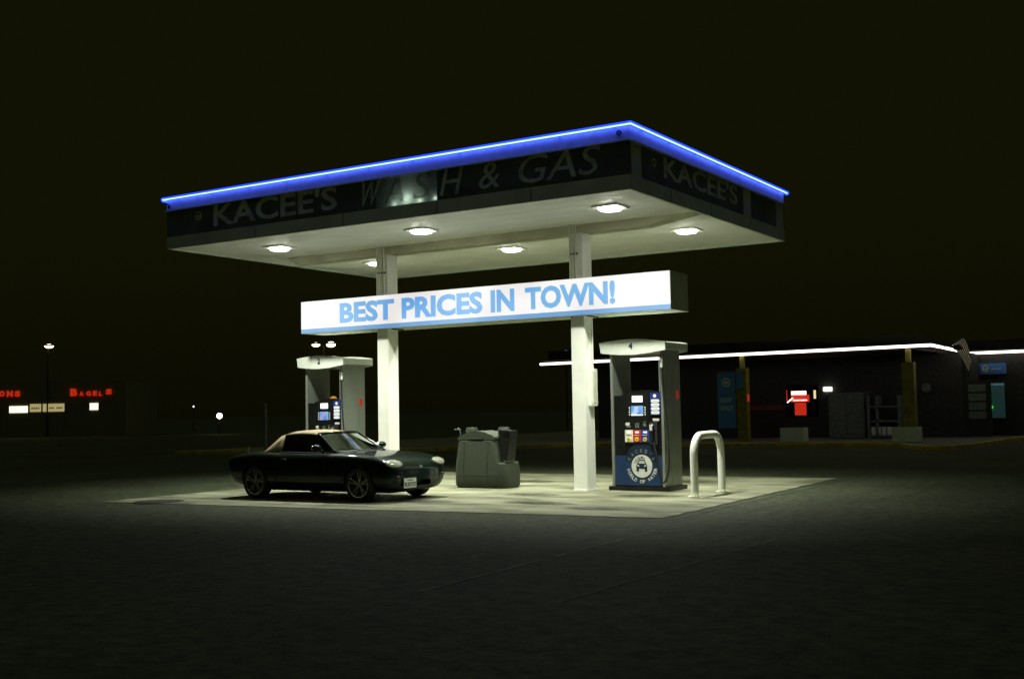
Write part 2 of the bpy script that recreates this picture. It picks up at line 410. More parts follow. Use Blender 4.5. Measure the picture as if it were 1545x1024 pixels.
# sealed cracks and pale scrape lines on the asphalt
def strip(name, pts, wd, material, z):
    b = MB(); P = [Vector((*p, 0)) for p in pts]; V = []
    for i, p in enumerate(P):
        d = (P[min(i+1, len(P)-1)]-P[max(i-1, 0)]).normalized(); nrm = Vector((-d.y, d.x, 0))
        ww = wd*random.uniform(.6, 1.3); V += [p+nrm*ww/2+Vector((0, 0, z)), p-nrm*ww/2+Vector((0, 0, z))]
    b.raw(V, [(2*i, 2*i+1, 2*i+3, 2*i+2) for i in range(len(P)-1)]); return struct(b.obj(name, material))
A('crack_seal', (.02, .02, .018), .8); A('worn_paint', (.10, .12, .09), .85, nz=.5, scale=6)
def wob(x0, y0, x1, y1, n, a): return [(x0+(x1-x0)*i/n+random.uniform(-a, a), y0+(y1-y0)*i/n+random.uniform(-a, a)) for i in range(n+1)]
strip('asphalt_crack', wob(-16.5, 12.45, -6.3, 13.35, 60, .02), .03, 'crack_seal', .004)
strip('asphalt_crack', wob(-6.2, 13.4, -6.45, 22.3, 40, .02), .03, 'crack_seal', .004)
strip('scrape_line', wob(-5.85, 12.3, -5.6, 7.4, 40, .008), .045, 'worn_paint', .004)
strip('scrape_line', wob(-4.3, 12.0, -4.35, 7.4, 40, .008), .035, 'worn_paint', .004)
strip('asphalt_crack', wob(-5.7, 15.8, -1.0, 21.5, 40, .03), .03, 'crack_seal', .004)

mh = thing('manhole_cover', 'dark round iron cover set in the forecourt left of the car', 'manhole cover', (-15.35, 13.18, .0))
b = MB(); b.cyl((0, 0, .004), (0, 0, .018), .34, n=40); b.obj('lid', 'manhole_iron', mh)
b = MB(); b.ring((0, 0, .004), .41, .35, (X, Y, Z), .012, 40); b.obj('rim', 'dark_metal', mh)

# ------------------------------------------------------------------ fuel canopy
CX0, CX1, CY0, CY1, CZB, CZT = -17.43, -7.483, 15.157, 21.916, 4.632, 5.60
cn = thing('fuel_canopy', 'flat roofed fuel station canopy edged with a glowing blue strip, on two white columns', 'canopy', (-12.0, 17.8, 0))
ox, oy = -12.0, 17.8
def lx(x): return x-ox
def ly(y): return y-oy
# soffit: sheet metal pans with narrow seams
b = MB(); n = 16; wd = (CY1-CY0-.02)/n
for i in range(n):
    y0 = CY0+.01+i*wd; b.box(lx(CX0+.01), lx(CX1-.01), ly(y0+.004), ly(y0+wd-.004), CZB+.02, CZB+.05)
b.box(lx(CX0+.01), lx(CX1-.01), ly(CY0+.01), ly(CY1-.01), CZB+.032, CZB+.045)
b.obj('soffit', 'soffit_white', cn)
b = MB(); b.box(lx(CX0+.02), lx(CX1-.02), ly(CY0+.30), ly(CY1-.02), CZT-.12, CZT-.04); b.obj('roof_deck', 'dark_metal', cn)
# fascia: light trim band along the bottom, dark vinyl face above, pale top trim behind the blue strip
ZB1, ZT1 = 4.86, 5.37
t_ = .05
f1 = MB(); 
def wallring(bm, z0, z1, off=0., th=.05, gap=None):
    x0, x1, y0, y1 = CX0-off, CX1+off, CY0-off, CY1+off
    if gap:
        bm.box(lx(x0), lx(gap[0]), ly(y0), ly(y0+th), z0, z1); bm.box(lx(gap[1]), lx(x1), ly(y0), ly(y0+th), z0, z1)
    else: bm.box(lx(x0), lx(x1), ly(y0), ly(y0+th), z0, z1)
    bm.box(lx(x0), lx(x1), ly(y1-th), ly(y1), z0, z1)
    bm.box(lx(x0), lx(x0+th), ly(y0+th+.001), ly(y1-th-.001), z0, z1); bm.box(lx(x1-th), lx(x1), ly(y0+th+.001), ly(y1-th-.001), z0, z1)
b = MB(); wallring(b, CZB, ZB1, .0); b.obj('lower_band', 'fascia_light', cn)
b = MB(); wallring(b, ZT1, CZT-.02, .0); b.obj('upper_band', 'fascia_trim', cn)
b = MB(); wallring(b, ZT1-.012, ZT1-.001, .042, .046); b.obj('shade_ledge', 'fascia_light', cn)  # ledge added to keep the strip's blue light off the panels below
GAP = (-12.25, -10.99)
# front vinyl: two dark stretches either side of the one with the bright reflection
b = MB(); b.box(lx(CX0), lx(GAP[0]), ly(CY0+.004), ly(CY0+.05), ZB1, ZT1); b.box(lx(GAP[1]), lx(CX1), ly(CY0+.004), ly(CY0+.05), ZB1, ZT1)
b.box(lx(CX0), lx(CX0+.05), ly(CY0+.052), ly(CY1-.052), ZB1, ZT1)
b.box(lx(CX0), lx(CX1), ly(CY1-.05), ly(CY1-.004), ZB1, ZT1)
# right side: two dark panels
xs = CX1
b.box(lx(xs-.05), lx(xs-.006), ly(15.55), ly(19.74), ZB1-.02+.03, ZT1)
b.box(lx(xs-.05), lx(xs-.006), ly(20.1), ly(21.46), ZB1+.01, ZT1)
each(b, 'fascia_panel', 'fascia_navy', cn)
b = MB()
for y0, y1 in ((15.209, 15.548), (19.742, 20.098), (21.462, 21.864)): b.box(lx(xs-.05), lx(xs-.002), ly(y0), ly(y1), ZB1+.001, ZT1-.001)
each(b, 'fascia_margin', 'fascia_light', cn)
b = MB()
for y in (16.6, 18.19, 20.0): b.box(lx(xs-.01), lx(xs+.003), ly(y), ly(y+.012), CZB+.01, ZB1-.01)
for x in (-15.1, -13.0, -11.01, -9.2): b.box(lx(x), lx(x+.012), ly(CY0-.003), ly(CY0+.01), CZB+.01, ZB1-.01)
each(b, 'panel_joint', 'dark_metal', cn)
# bent vinyl stretch, its bright reflection made by lamps added behind
b = MB(); nx, nz = 16, 8; V = []; F = []
for i in range(nx+1):
    for j in range(nz+1):
        u, v = i/nx, j/nz
        V.append((lx(GAP[0]+.003+(GAP[1]-GAP[0]-.006)*u), ly(CY0+.010-.03*math.sin(math.pi*u)*(1-v)*.6), ZB1+.003+(ZT1-ZB1-.006)*v))
for i in range(nx):
    for j in range(nz): a = i*(nz+1)+j; F.append((a, a+nz+1, a+nz+2, a+1))
b.raw(V, F); b.obj('glare_panel', 'glare_vinyl', cn, smooth=True)
b = MB(); b.box(lx(GAP[0]), lx(GAP[1]), ly(CY0+.30), ly(CY0+.32), ZB1-.06, ZT1+.02); b.box(lx(GAP[0]), lx(GAP[1]), ly(CY0+.052), ly(CY0+.30), ZB1-.03, ZB1-.01); b.box(lx(GAP[0]), lx(GAP[1]), ly(CY0+.052), ly(CY0+.30), ZT1, ZT1+.01); b.box(lx(GAP[0]-.02), lx(GAP[0]), ly(CY0+.052), ly(CY0+.32), ZB1-.05, ZT1); b.obj('glare_baffle', 'black_rubber', cn)  # black box added to confine the lamps' light behind the panel
for px_, en, zz, dd in ((-11.86, .35, 4.89, .04), (-11.60, 1.9, 4.95, .095), (-11.03, .28, 4.90, .035), (-11.34, .5, 4.89, .045)):
    l = bpy.data.lights.new('glare_lamp', 'POINT'); l.energy = en; l.shadow_soft_size = .03; l.color = (.9, 1, .86)
    o = bpy.data.objects.new('glare_lamp', l); COL.objects.link(o); o.parent = cn; o.location = (lx(px_), ly(CY0+dd), zz)
# lettering, worn and faint
yf = ly(CY0)
LW = 'ghost_letter'
b = MB(); b.text("KACEE'S", (lx(-16.15), yf+.002, 4.945), X, Z, 3.02, .425, .006, bold=.018)
b.obj('lettering', LW, cn); b = MB(); b.text("W", (lx(-12.66), yf+.002, 4.925), X, Z, .40, .43, .006, shear=.26)
b.obj('lettering', LW, cn); b = MB(); b.text("H", (lx(-10.93), yf+.002, 4.925), X, Z, .36, .43, .006, shear=.26)
b.obj('lettering', LW, cn); b = MB(); b.text("&", (lx(-10.18), yf+.002, 4.94), X, Z, .40, .41, .006, shear=.2)
b.obj('lettering', LW, cn); b = MB(); b.text("GAS", (lx(-9.47), yf+.002, 4.93), X, Z, 1.42, .44, .006, shear=.26)
b.obj('lettering', LW, cn); b = MB(); b.ring((lx(-16.56), yf+.003, 5.19), .085, .06, FR, .006); b.box(lx(-16.61), lx(-16.51), yf-.003, yf+.003, 5.165, 5.20)
b.obj('round_mark', LW, cn); b = MB(); b.text("KACEE'S", (lx(CX1-.007), ly(16.35), 4.99), Y, Z, 3.1, .36, .006, bold=.018)
b.obj('lettering', LW, cn); b = MB(); b.ring((lx(CX1-.006), ly(16.0), 5.17), .07, .045, (Y, Z, X), .006); b.obj('round_mark', LW, cn)
MT['glare_letter'] = translucent('glare_letter', (.75, .78, .70))
b = MB(); b.text('A', (lx(-12.08), yf-.012, 4.925), X, Z, .42, .43, .003, shear=.20); b.text('S', (lx(-11.49), yf-.012, 4.925), X, Z, .32, .43, .003, shear=.26); b.obj('glare_lettering', 'glare_letter', cn)
# blue strip: bright tube inside an added glowing halo layer, in front of the top trim
e = .055; zt = CZT-.012
b = MB()
c3 = [(lx(CX0-e), ly(CY0-e), zt), (lx(CX1+e), ly(CY0-e), zt), (lx(CX1+e), ly(CY1+e), zt)]
PTH = [[c3[0], c3[1]], [c3[1], c3[2]], [(lx(CX0-e), ly(CY0-e), zt), (lx(CX0-e), ly(CY1+e), zt)]]
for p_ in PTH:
    b = MB(); b.tube(p_, .042, 12, 0); sv = b.obj('blue_light_strip', 'blue_halo', cn, smooth=True, auto=50)
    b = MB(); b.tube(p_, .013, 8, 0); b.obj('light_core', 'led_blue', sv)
b = MB()
for i in range(11): x = CX0+.3+i*.94; b.box(lx(x), lx(x+.03), ly(CY0-e+.015), ly(CY0), zt-.02, zt)
for i in range(7): y = CY0+.4+i*1.0; b.box(lx(CX1), lx(CX1+e-.015), ly(y), ly(y+.03), zt-.02, zt)
b.tube([(lx(CX0+.05), ly(CY0-.03), zt-.09), (lx(CX0+.12), ly(CY0-.035), zt-.13), (lx(CX0+.08), ly(CY0-.03), zt-.17)], .018, 8)
b.ring((lx(CX1-.16), ly(CY0-.012), zt-.10), .04, .024, FR, .012)
each(b, 'strip_bracket', 'dark_metal', cn)
# dropped beam over the columns
b = MB(); b.prism([(lx(-16.65), 4.651), (lx(-16.45), 4.50), (lx(-8.5), 4.50), (lx(-7.56), 4.645), (lx(-7.56), 4.651)], (0, ly(17.69), 0), X, Z, Y, .30); b.obj('beam', 'beam_cream', cn)
# downlights
LT = [(-15.63, 16.36), (-12.21, 16.36), (-8.44, 16.36), (-15.63, 19.35), (-12.21, 19.35), (-8.44, 19.35)]
for x, y in LT:
    b = MB(); b.box(lx(x-.23), lx(x+.23), ly(y-.23), ly(y+.23), CZB-.012, CZB+.026, .006); f = b.obj('downlight', 'white_paint', cn)
    b = MB(); b.cyl((lx(x), ly(y), CZB-.045), (lx(x), ly(y), CZB-.012), .17, .195, 28); b.obj('lens', 'lamp_lens', f)
    l = bpy.data.lights.new('downlight_lamp', 'AREA'); l.shape = 'DISK'; l.size = .32; l.energy = 150; l.color = (.98, 1, .84); l.spread = R(114)
    o = bpy.data.objects.new('downlight_lamp', l); COL.objects.link(o); o.parent = cn; o.location = (lx(x), ly(y), CZB-.049)
# columns with conduits
for cx, pipes in ((-14.256, (.035, .085, .135, .20)), (-9.92, (.03, .085, .14))):
    b = MB(); b.box(lx(cx), lx(cx+.265), ly(17.62), ly(17.94), .01, 4.50, .012); c = b.obj('column', 'white_paint', cn)
    b = MB(); b.box(lx(cx-.015), lx(cx+.28), ly(17.605), ly(17.955), .0, .035, .006); b.obj('base_plate', 'white_paint', c)
    b = MB()
    for p in pipes: b.cyl((lx(cx+p), ly(17.59), 3.6), (lx(cx+p), ly(17.59), CZB+.03), .017, n=12)
    each(b, 'conduit', 'pipe_white', c, smooth=True, auto=40)
    b = MB()
    for p in pipes: b.box(lx(cx+p+.018), lx(cx+p+.034), ly(17.565), ly(17.617), 4.12, 4.15); 
    each(b, 'conduit_strap', 'dark_metal', c)
b = MB(); b.box(lx(-9.655), lx(-9.575), ly(17.72), ly(17.92), 1.47, 2.12, .01); b.obj('electrical_box', 'white_paint', cn)
b = MB(); b.box(lx(-9.58), lx(-9.568), ly(17.76), ly(17.88), 1.52, 2.07, .003); b.cyl((lx(-9.62), ly(17.82), 2.12), (lx(-9.62), ly(17.82), 3.06), .012, n=8); b.obj('box_cover', 'pipe_white', cn)

# ------------------------------------------------------------------ lit sign across the columns
SF = 17.47/17.57
sg = thing('lightbox_sign', 'long white backlit sign reading BEST PRICES IN TOWN! hung across the canopy columns', 'sign', (-12.09*SF, 17.47, 1.42+(3.05-1.42)*SF))
def sx_(x): return (x+12.09)*SF
b = MB(); L0, L1 = -16.20, -7.985
b.box(sx_(L0), sx_(L1), .012, .72, 0, .645, .004); b.obj('cabinet', mat('cabinet_metal', (.45, .50, .38), .5, nz=.12), sg)
b = MB(); b.box(sx_(L0+.004), sx_(L1-.004), 0, .011, .088, .641); b.obj('face', 'sign_face', sg)
b = MB(); b.box(sx_(L0+.004), sx_(L1-.004), 0, .011, .004, .087); b.obj('stripe', 'sign_stripe', sg)
yy = -.001
for wtx, x0, x1 in (('BEST', -15.17, -13.80), ('PRICES', -13.61, -11.75), ('IN', -11.56, -11.05), ('TOWN!', -10.82, -9.02)):
    b = MB(); b.text(wtx, (sx_(x0), yy, .155), X, Z, x1-x0, .405, .004, bold=.042); b.obj('lettering', 'sign_blue', sg)
b = MB()
for x in (-14.27, -9.935): b.box(sx_(x-.03), sx_(x), .14, .50, -.02, 0); b.box(sx_(x+.295), sx_(x+.325), .14, .50, -.02, 0)
each(b, 'bracket', 'dark_metal', sg)

# ------------------------------------------------------------------ fuel dispensers
def dispenser(num, loc, label, busy):
    t = thing('fuel_dispenser', label, 'fuel pump', loc, 0, 'fuel pumps under the canopy')
    b = MB(); b.box(-.56, .58, -.03, .74, 0, .07, .008); b.obj('base', 'black_plastic', t)
    for x0 in (-.50, .455):
        b = MB(); b.box(x0, x0+.05, 0, .70, .07, 2.42, .008)
        xo = x0-.004 if x0 < 0 else x0+.046
        for k in range(3): b.box(xo, xo+.008, .06+k*.22, .20+k*.22, .10, 2.38, .003)
        b.obj('side_pillar', 'silver', t)
    b = MB(); b.box(-.447, .452, .02, .68, .07, .74, .006); b.box(-.447, .452, .02, .68, .745, 1.63, .006)
    arc = [(-.447+.0, 1.6)]+[(-.30+.0, 1.655)]+[(-.18, 1.70), (0, 1.72), (.2, 1.70), (.452, 1.63), (.452, 1.6)]
    b.prism([(p[0], p[1]) for p in arc], (0, .10, 0), X, Z, Y, .5, .006)
    b.obj('cabinet', 'black_plastic', t)
    # lower door with the round emblem
    b = MB(); b.box(-.44, .445, .008, .019, .09, .60); d = b.obj('lower_door', 'blue_vinyl', t)
    b = MB()
    arcp = [(.31*math.cos(a), .31*math.sin(a)) for a in [math.pi*i/24 for i in range(25)]]
    b.prism([(p[0]+.07, p[1]+.50) for p in arcp if 1], (0, .017, 0), X, Z, (0, -1, 0), .012); b.obj('arch', 'deep_blue', d)
    b = MB(); b.disc((.07, .004, .42), .195, FR, .006, 40); em = b.obj('emblem', 'white_vinyl', t)
    b = MB(); c0 = (.07, -.003, .42)
    def pl(pts, dp=.004): b.prism(pts, c0, X, Z, (0, -1, 0), dp)
    pl([(-.10, -.04), (.10, -.04), (.105, .0), (.09, .035), (.075, .045), (-.075, .045), (-.09, .035), (-.105, 0)])
    pl([(-.10, -.09), (-.055, -.09), (-.055, -.038), (-.10, -.038)]); pl([(.055, -.09), (.10, -.09), (.10, -.038), (.055, -.038)])
    for sgn in (-1, 1): pl([(sgn*.085, .044), (sgn*.07, .044), (sgn*.042, .098), (sgn*.058, .098)])
    pl([(-.058, .096), (.058, .096), (.05, .110), (-.05, .110)])
    for bx, bz, br in ((-.035, .135, .014), (.005, .15, .018), (.045, .135, .012), (-.08, .12, .014), (-.115, .10, .012), (-.06, .155, .010), (-.125, .06, .012), (-.09, .075, .010)):
        b.ring((c0[0]+bx, c0[1], c0[2]+bz), br, br*.45, FR, .004, 14)
    for sgn in (-1, 1): pass
    b.obj('car_mark', 'deep_blue', em)
    b = MB(); b.prism([(-.085, .0), (-.045, -.008), (-.047, .012), (-.082, .022)], (.07, -.008, .42), X, Z, (0, -1, 0), .002)
    b.prism([(.085, .0), (.045, -.008), (.047, .012), (.082, .022)], (.07, -.008, .42), X, Z, (0, -1, 0), .002); each(b, 'lamp_mark', 'white_vinyl', em)
    b = MB()
    def arc_text(s_, rad, a0, a1, h, inward, mb):
        n_ = len(s_)
        for i, ch in enumerate(s_):
            if ch == ' ': continue
            a = a0+(a1-a0)*i/(n_-1); ca, sa = math.cos(a), math.sin(a)
            upv = Vector((ca, 0, sa))*(-1 if inward else 1); rv = Vector((upv.z, 0, -upv.x))
            wv = h*(.28 if ch in "'I" else .8)
            p = Vector((.07, 0, .42))+Vector((ca, 0, sa))*rad-rv*wv/2-upv*h/2; p.y = .003
            mb.text(ch, p+(upv*h*.6 if ch == "'" else Vector()), rv, upv, wv, h*(.35 if ch == "'" else 1), .004, bold=.02)
    arc_text("KACEE'S", .262, R(152), R(30), .062, False, b); each(b, 'upper_letter', 'galv', em)
    b = MB(); arc_text("WORLD OF WATER", .262, R(195), R(348), .058, True, b); each(b, 'lower_letter', 'white_vinyl', em)
    # screens, keys
    b = MB(); b.box(-.24, .23, -.004, .019, .80, 1.66, .01); bz = b.obj('bezel', 'black_plastic', t)
    def thin(x0, x1, z0, z1, y, dep=.004): q = MB(); q.box(x0, x1, y-dep, y, z0, z1); return q
    thin(-.085, .115, 1.512, 1.622, -.006).obj('price_display', 'screen_white', t)
    sc = thin(-.108, .123, 1.28, 1.45, -.006).obj('screen', 'screen_blue', t)
    b = MB()
    for k, (x0, x1) in enumerate(((-.04, .03), (-.05, .02), (-.06, .04), (-.09, .01))): b.box(x0, x1, -.014, -.011, 1.415-k*.034, 1.425-k*.034)
    if busy: b.box(-.10, .115, -.014, -.011, 1.284, 1.303)
    b.obj('screen_writing', 'screen_text' if busy else 'neon_deep', sc)
    for xk in (-.148, .15):
        for k in range(4):
            q = MB(); q.box(xk, xk+.022, -.012, -.006, 1.288+k*.040, 1.312+k*.040, .003); q.obj('soft_key', 'grade_white', t)
    q = MB(); q.box(-.215, -.14, -.012, -.006, 1.115, 1.165); q.box(-.20, -.12, -.012, -.006, 1.09, 1.10); each(q, 'card_reader', 'white_vinyl', t)
    q = MB()
    for i in range(3):
        for j in range(4): q.box(-.035+i*.028, -.014+i*.028, -.012, -.006, 1.075+j*.022, 1.091+j*.022)
    q.obj('keypad', 'galv', t)
    q = MB(); q.box(.11, .18, -.012, -.006, 1.17, 1.18); q.box(.12, .17, -.012, -.006, 1.10, 1.15); each(q, 'receipt_slot', 'faint_grey', t)
    for k, mk in enumerate(('grade_white', 'grade_red', 'grade_blue')):
        x0 = -.232+k*.153
        q = MB(); q.box(x0, x0+.151, -.012, -.005, .83, 1.04); gp = q.obj('grade_panel', mk, t)
        q = MB(); q.box(x0+.045, x0+.115, -.017, -.013, .985, 1.012); q.obj('glow_label', 'screen_white', gp)  # white printed label, its brightness put in as emission
        q = MB(); q.cyl((x0+.075, -.013, .878), (x0+.075, -.025, .878), .036, n=20); q.obj('button', 'button_yellow', gp)
        q = MB(); q.cyl((x0+.075, -.025, .878), (x0+.075, -.028, .878), .012, n=12); q.obj('button_mark', 'ink', gp)
        q = MB(); q.box(x0+.03, x0+.12, -.017, -.013, .945, .955); q.obj('grade_bar', 'ink' if k == 0 else 'white_vinyl', gp)
    q = MB(); q.box(.255, .447, -.006, .019, 1.285, 1.665, .004); pt = q.obj('price_board', 'price_blue', t)
    q = MB(); q.disc((.345, -.007, 1.615), .03, FR, .003, 20); q.obj('badge', 'price_plate', pt)
    for k in range(4):
        q = MB(); z0 = 1.30+k*.066
        q.prism([(0, .03), (.02, .058), (.14, .058), (.165, .03), (.14, .004), (.02, .004)], (.27, -.007, z0), X, Z, (0, -1, 0), .005); pp = q.obj('price_plate', 'price_plate', pt)
        q = MB(); q.box(.305, .405, -.015, -.0125, z0+.028, z0+.033); q.obj('plate_line', 'galv', pp)
    # nozzle and hose
    q = MB(); q.box(.25, .40, -.05, .019, .78, 1.17, .015); q.obj('nozzle_boot', 'black_rubber', t)
    q = MB(); q.tube([(.33, -.09, 1.12), (.33, -.13, 1.05), (.335, -.14, .92), (.34, -.13, .80)], .026, 10)
    q.tube([(.33, -.09, 1.13), (.315, -.055, 1.0), (.31, -.05, .90)], .014, 8); q.obj('nozzle', 'black_plastic', t)
    q = MB(); q.prism([(0, 0), (.05, 0), (.035, .075), (.012, .075)], (.31, -.155, 1.03), X, Z, (0, -1, 0), .006); q.obj('nozzle_tag', 'white_vinyl', t)
    q = MB(); q.tube([(.36, -.13, .82), (.415, -.12, .58), (.435, -.11, .36), (.48, -.11, .18), (.55, -.10, .18), (.615, -.09, .42), (.61, -.08, .85), (.55, -.06, 1.4), (.50, -.03, 1.9), (.485, -.01, 2.1)], .017, 10, 6)
    q.obj('hose', 'black_rubber', t, smooth=True)
    q = MB(); q.cyl((.485, -.01, 2.08), (.475, .02, 2.16), .028, n=12); q.box(.44, .452, -.02, .0, 1.68, 2.30); q.obj('hose_swivel', 'silver', t)
    q = MB(); q.box(.508, .514, .52, .60, 1.56, 1.70); q.obj('side_sticker', 'red_reflector', t)
    q = MB(); q.box(.30, .42, -.012, -.004, 1.19, 1.23); q.box(.255, .30, -.056, -.051, 1.06, 1.13); each(q, 'notice', 'white_vinyl', t)
    # crown
    xl, xr = -.66, .60; N_ = 14; top = []; bot = []
    for i in range(N_+1):
        u = i/N_; x = xl+(xr-xl)*u; s_ = math.sin(math.pi*min(1, u*1.0))
        top.append((x, 2.555-.02*u+.052*s_)); bot.append((x+(.03 if i == 0 else 0), 2.37+.015*u-.055*s_))
    q = MB(); q.prism(bot+top[::-1], (0, -.09, 0), X, Z, Y, .05, .004)
    q.prism([(xl+.03, 2.39), (xr-.002, 2.405), (xr-.002, 2.52), (xl+.03, 2.54)], (0, -.04, 0), X, Z, Y, .84)
    q.prism(bot+top[::-1], (0, .80, 0), X, Z, Y, .05, .004)
    q.box(-.44, .45, .05, .65, 2.36, 2.42)
    cr = q.obj('crown', 'crown_grey', t)
    q = MB(); q.text(num, (-.085, -.0925, 2.425), X, Z, .075, .11, .004, bold=.03); q.obj('number', 'ink', cr)
    return t
dispenser('4', (-8.84, 17.95, .01), 'fuel pump numbered 4 with blue emblem door, beside the white hoop guard', True)
dispenser('2', (-15.94, 17.95, .01), 'fuel pump numbered 2 standing behind the dark convertible', False)

# ------------------------------------------------------------------ service island bin
bn = thing('service_bin', 'squat grey plastic waste bin with black washer holders between car and column', 'bin', (-11.95, 17.62, .01))
b = MB(); 
def loft(mb, rings, close=True):
    V = []; F = []; n = len(rings[0])
    for r_ in rings: V += r_
    for k in range(len(rings)-1):
        for i in range(n):
            if i == n-1 and not close: continue
            F.append((k*n+i, k*n+(i+1) % n, (k+1)*n+(i+1) % n, (k+1)*n+i))
    F += [tuple(range(n))[::-1], tuple(range((len(rings)-1)*n, len(rings)*n))]
    mb.raw(V, F)
def rrect(x0, x1, y0, y1, z, r, seg=5):
    out = []
    for cx, cy, a0 in ((x1-r, y1-r, 0), (x0+r, y1-r, 90), (x0+r, y0+r, 180), (x1-r, y0+r, 270)):
        for i in range(seg+1): a = R(a0+90*i/seg); out.append((cx+r*math.cos(a), cy+r*math.sin(a), z))
    return out
def br(x0, x1, y0, z, ins=0.): return rrect(x0+ins, x1-ins, y0+ins, .61-ins, z, .10)
loft(b, [br(-.50, .44, .03, 0), br(-.53, .46, .005, .05), br(-.535, .462, 0, .21), br(-.535, .462, 0, .214, .008), br(-.535, .462, 0, .222, .008), br(-.535, .462, 0, .226), br(-.52, .45, .01, .46), br(-.495, .405, .03, .70), br(-.475, .37, .045, .858), br(-.475, .37, .045, .866, .012)])
b.obj('body', 'bin_grey', bn, smooth=True, auto=32)
b = MB()
loft(b, [rrect(.25, .585, .05, .59, 0, .13), rrect(.25, .61, .03, .60, .05, .14), rrect(.25, .615, .03, .60, .30, .14), rrect(.25, .59, .04, .59, .445, .13), rrect(.25, .57, .06, .57, .465, .11)])
b.obj('side_shelf', 'bin_grey', bn, smooth=True, auto=32)
b = MB(); ar = [(-.470, .868)]+[(-.465+.83*i/14, .93+.115*math.sin(math.pi*i/14)) for i in range(15)]+[(.368, .868)]
b.prism(ar, (0, .05, 0), X, Z, Y, .52, .012); b.obj('hood', 'bin_grey', bn)
b = MB()
for xx in (-.31, .215):
    b.box(xx-.006, xx+.006, -.004, .03, .06, .44); b.prism([(0, 0), (.012, 0), (.012, .40), (0, .40)], (xx-.006, .010, .46), X, (0, .07, 1), (0, -1, 0), .004)
each(b, 'moulded_groove', 'bin_dark', bn)
b = MB(); b.box(-.20, .11, .03, .05, .895, .925); b.obj('waste_slot', 'bin_dark', bn)
for xx, sgn in ((-.33, -1), (.39, 1)):
    b = MB(); loft(b, [rrect(xx-.10, xx+.10, .24, .42, .46, .05), rrect(xx-.10, xx+.10, .24, .42, 1.07, .05), rrect(xx-.085, xx+.085, .255, .405, 1.105, .05)])
    h = b.obj('towel_tower', 'bin_grey', bn, smooth=True, auto=35)
    b = MB()
    if sgn > 0: b.prism([(.0, .47), (.13, .47), (.20, 1.04), (-.03, 1.06)], (xx+.03, .14, 0), X, Z, Y, .30, .012)
    else: b.prism([(.0, .47), (-.09, .47), (-.12, 1.0), (0, 1.04)], (xx-.09, .18, 0), X, Z, Y, .24, .012)
    b.obj('washer_holder', 'black_plastic', h)
    b = MB(); x_ = xx+sgn*.16; b.tube([(x_, .2, .9), (x_, .17, 1.06), (x_+sgn*.02, .12, 1.09)], .012, 8)
    b.box(x_-.07, x_+.07, .08, .11, 1.065, 1.08); b.obj('squeegee', 'galv', h)
b = MB(); b.box(.50, .60, .10, .34, .467, .50, .01); b.obj('bucket_rim', 'bin_grey', bn)

# ------------------------------------------------------------------ hoop guard
hp = thing('hoop_guard', 'white painted steel pipe hoop guarding the right end of the island', 'hoop guard', (-7.42, 17.62, .01))
b = MB(); P = [(0, -.56, 0), (0, -.56, .35), (0, -.56, .66)]
for i in range(1, 8): a = math.pi-math.pi/2*i/8; P.append((0, -.56+.30+.30*math.cos(a), .66+.30*math.sin(a)))
P += [(0, -.10, .96), (0, .10, .96), (0, .26, .96)]
for i in range(1, 8): a = math.pi/2-math.pi/2*i/8; P.append((0, .26+.30*math.cos(a), .66+.30*math.sin(a)))
P += [(0, .56, .62), (0, .565, .3), (0, .57, 0)]
b.tube(P, .062, 20, 3); b.obj('pipe', 'white_paint', hp, smooth=True)
b = MB(); b.cyl((0, -.56, 0), (0, -.56, .012), .11, n=24); b.obj('foot', 'pipe_white', hp)
b = MB(); b.cyl((0, .57, 0), (0, .57, .012), .11, n=24); b.obj('foot', 'pipe_white', hp)

# ------------------------------------------------------------------ the convertible
car = thing('parked_car', 'small dark green two seat convertible with tan cloth top parked at the pumps', 'car', (-11.95, 15.06, .01))
# half sections: x, zb, half widths bottom/wide/shoulder, zwide, zshoulder, ztop
ST = [(.655, .25, .34, .50, .40, .40, .475, .505), (.63, .19, .46, .64, .54, .41, .53, .555), (.57, .16, .57, .74, .645, .42, .60, .62), (.47, .15, .63, .80, .715, .44, .66, .675),
      (.30, .14, .67, .825, .735, .46, .715, .73), (.0, .14, .69, .84, .735, .48, .745, .765), (-.30, .14, .70, .835, .725, .48, .75, .79), (-.60, .14, .70, .825, .72, .48, .755, .81),
      (-.95, .14, .70, .825, .72, .48, .755, .78), (-1.5, .14, .70, .825, .72, .48, .755, .77), (-1.9, .14, .70, .835, .73, .50, .77, .785), (-2.265, .15, .69, .845, .73, .52, .785, .80),
      (-2.55, .17, .66, .835, .71, .53, .765, .79), (-2.78, .18, .63, .82, .69, .53, .735, .765), (-2.92, .20, .60, .78, .64, .53, .705, .735), (-3.0, .24, .54, .70, .57, .53, .66, .695), (-3.04, .32, .44, .58, .46, .53, .61, .63)]
def ring_of(s_):
    x, zb, wb, ww, ws, zw, zs, zt_ = s_
    h = [(0, zb), (wb*.6, zb), (wb, zb+.015), (ww*.965, zb+.10), (ww, zw), (ww*.985, (zw+zs)/2+.02), (ws+(ww-ws)*.55, zs-.01), (ws*.86, zs+(zt_-zs)*.42), (ws*.5, zs+(zt_-zs)*.85), (0, zt_)]
    return [(x, y, z) for y, z in h]+[(x, -y, z) for y, z in h[-2:0:-1]]
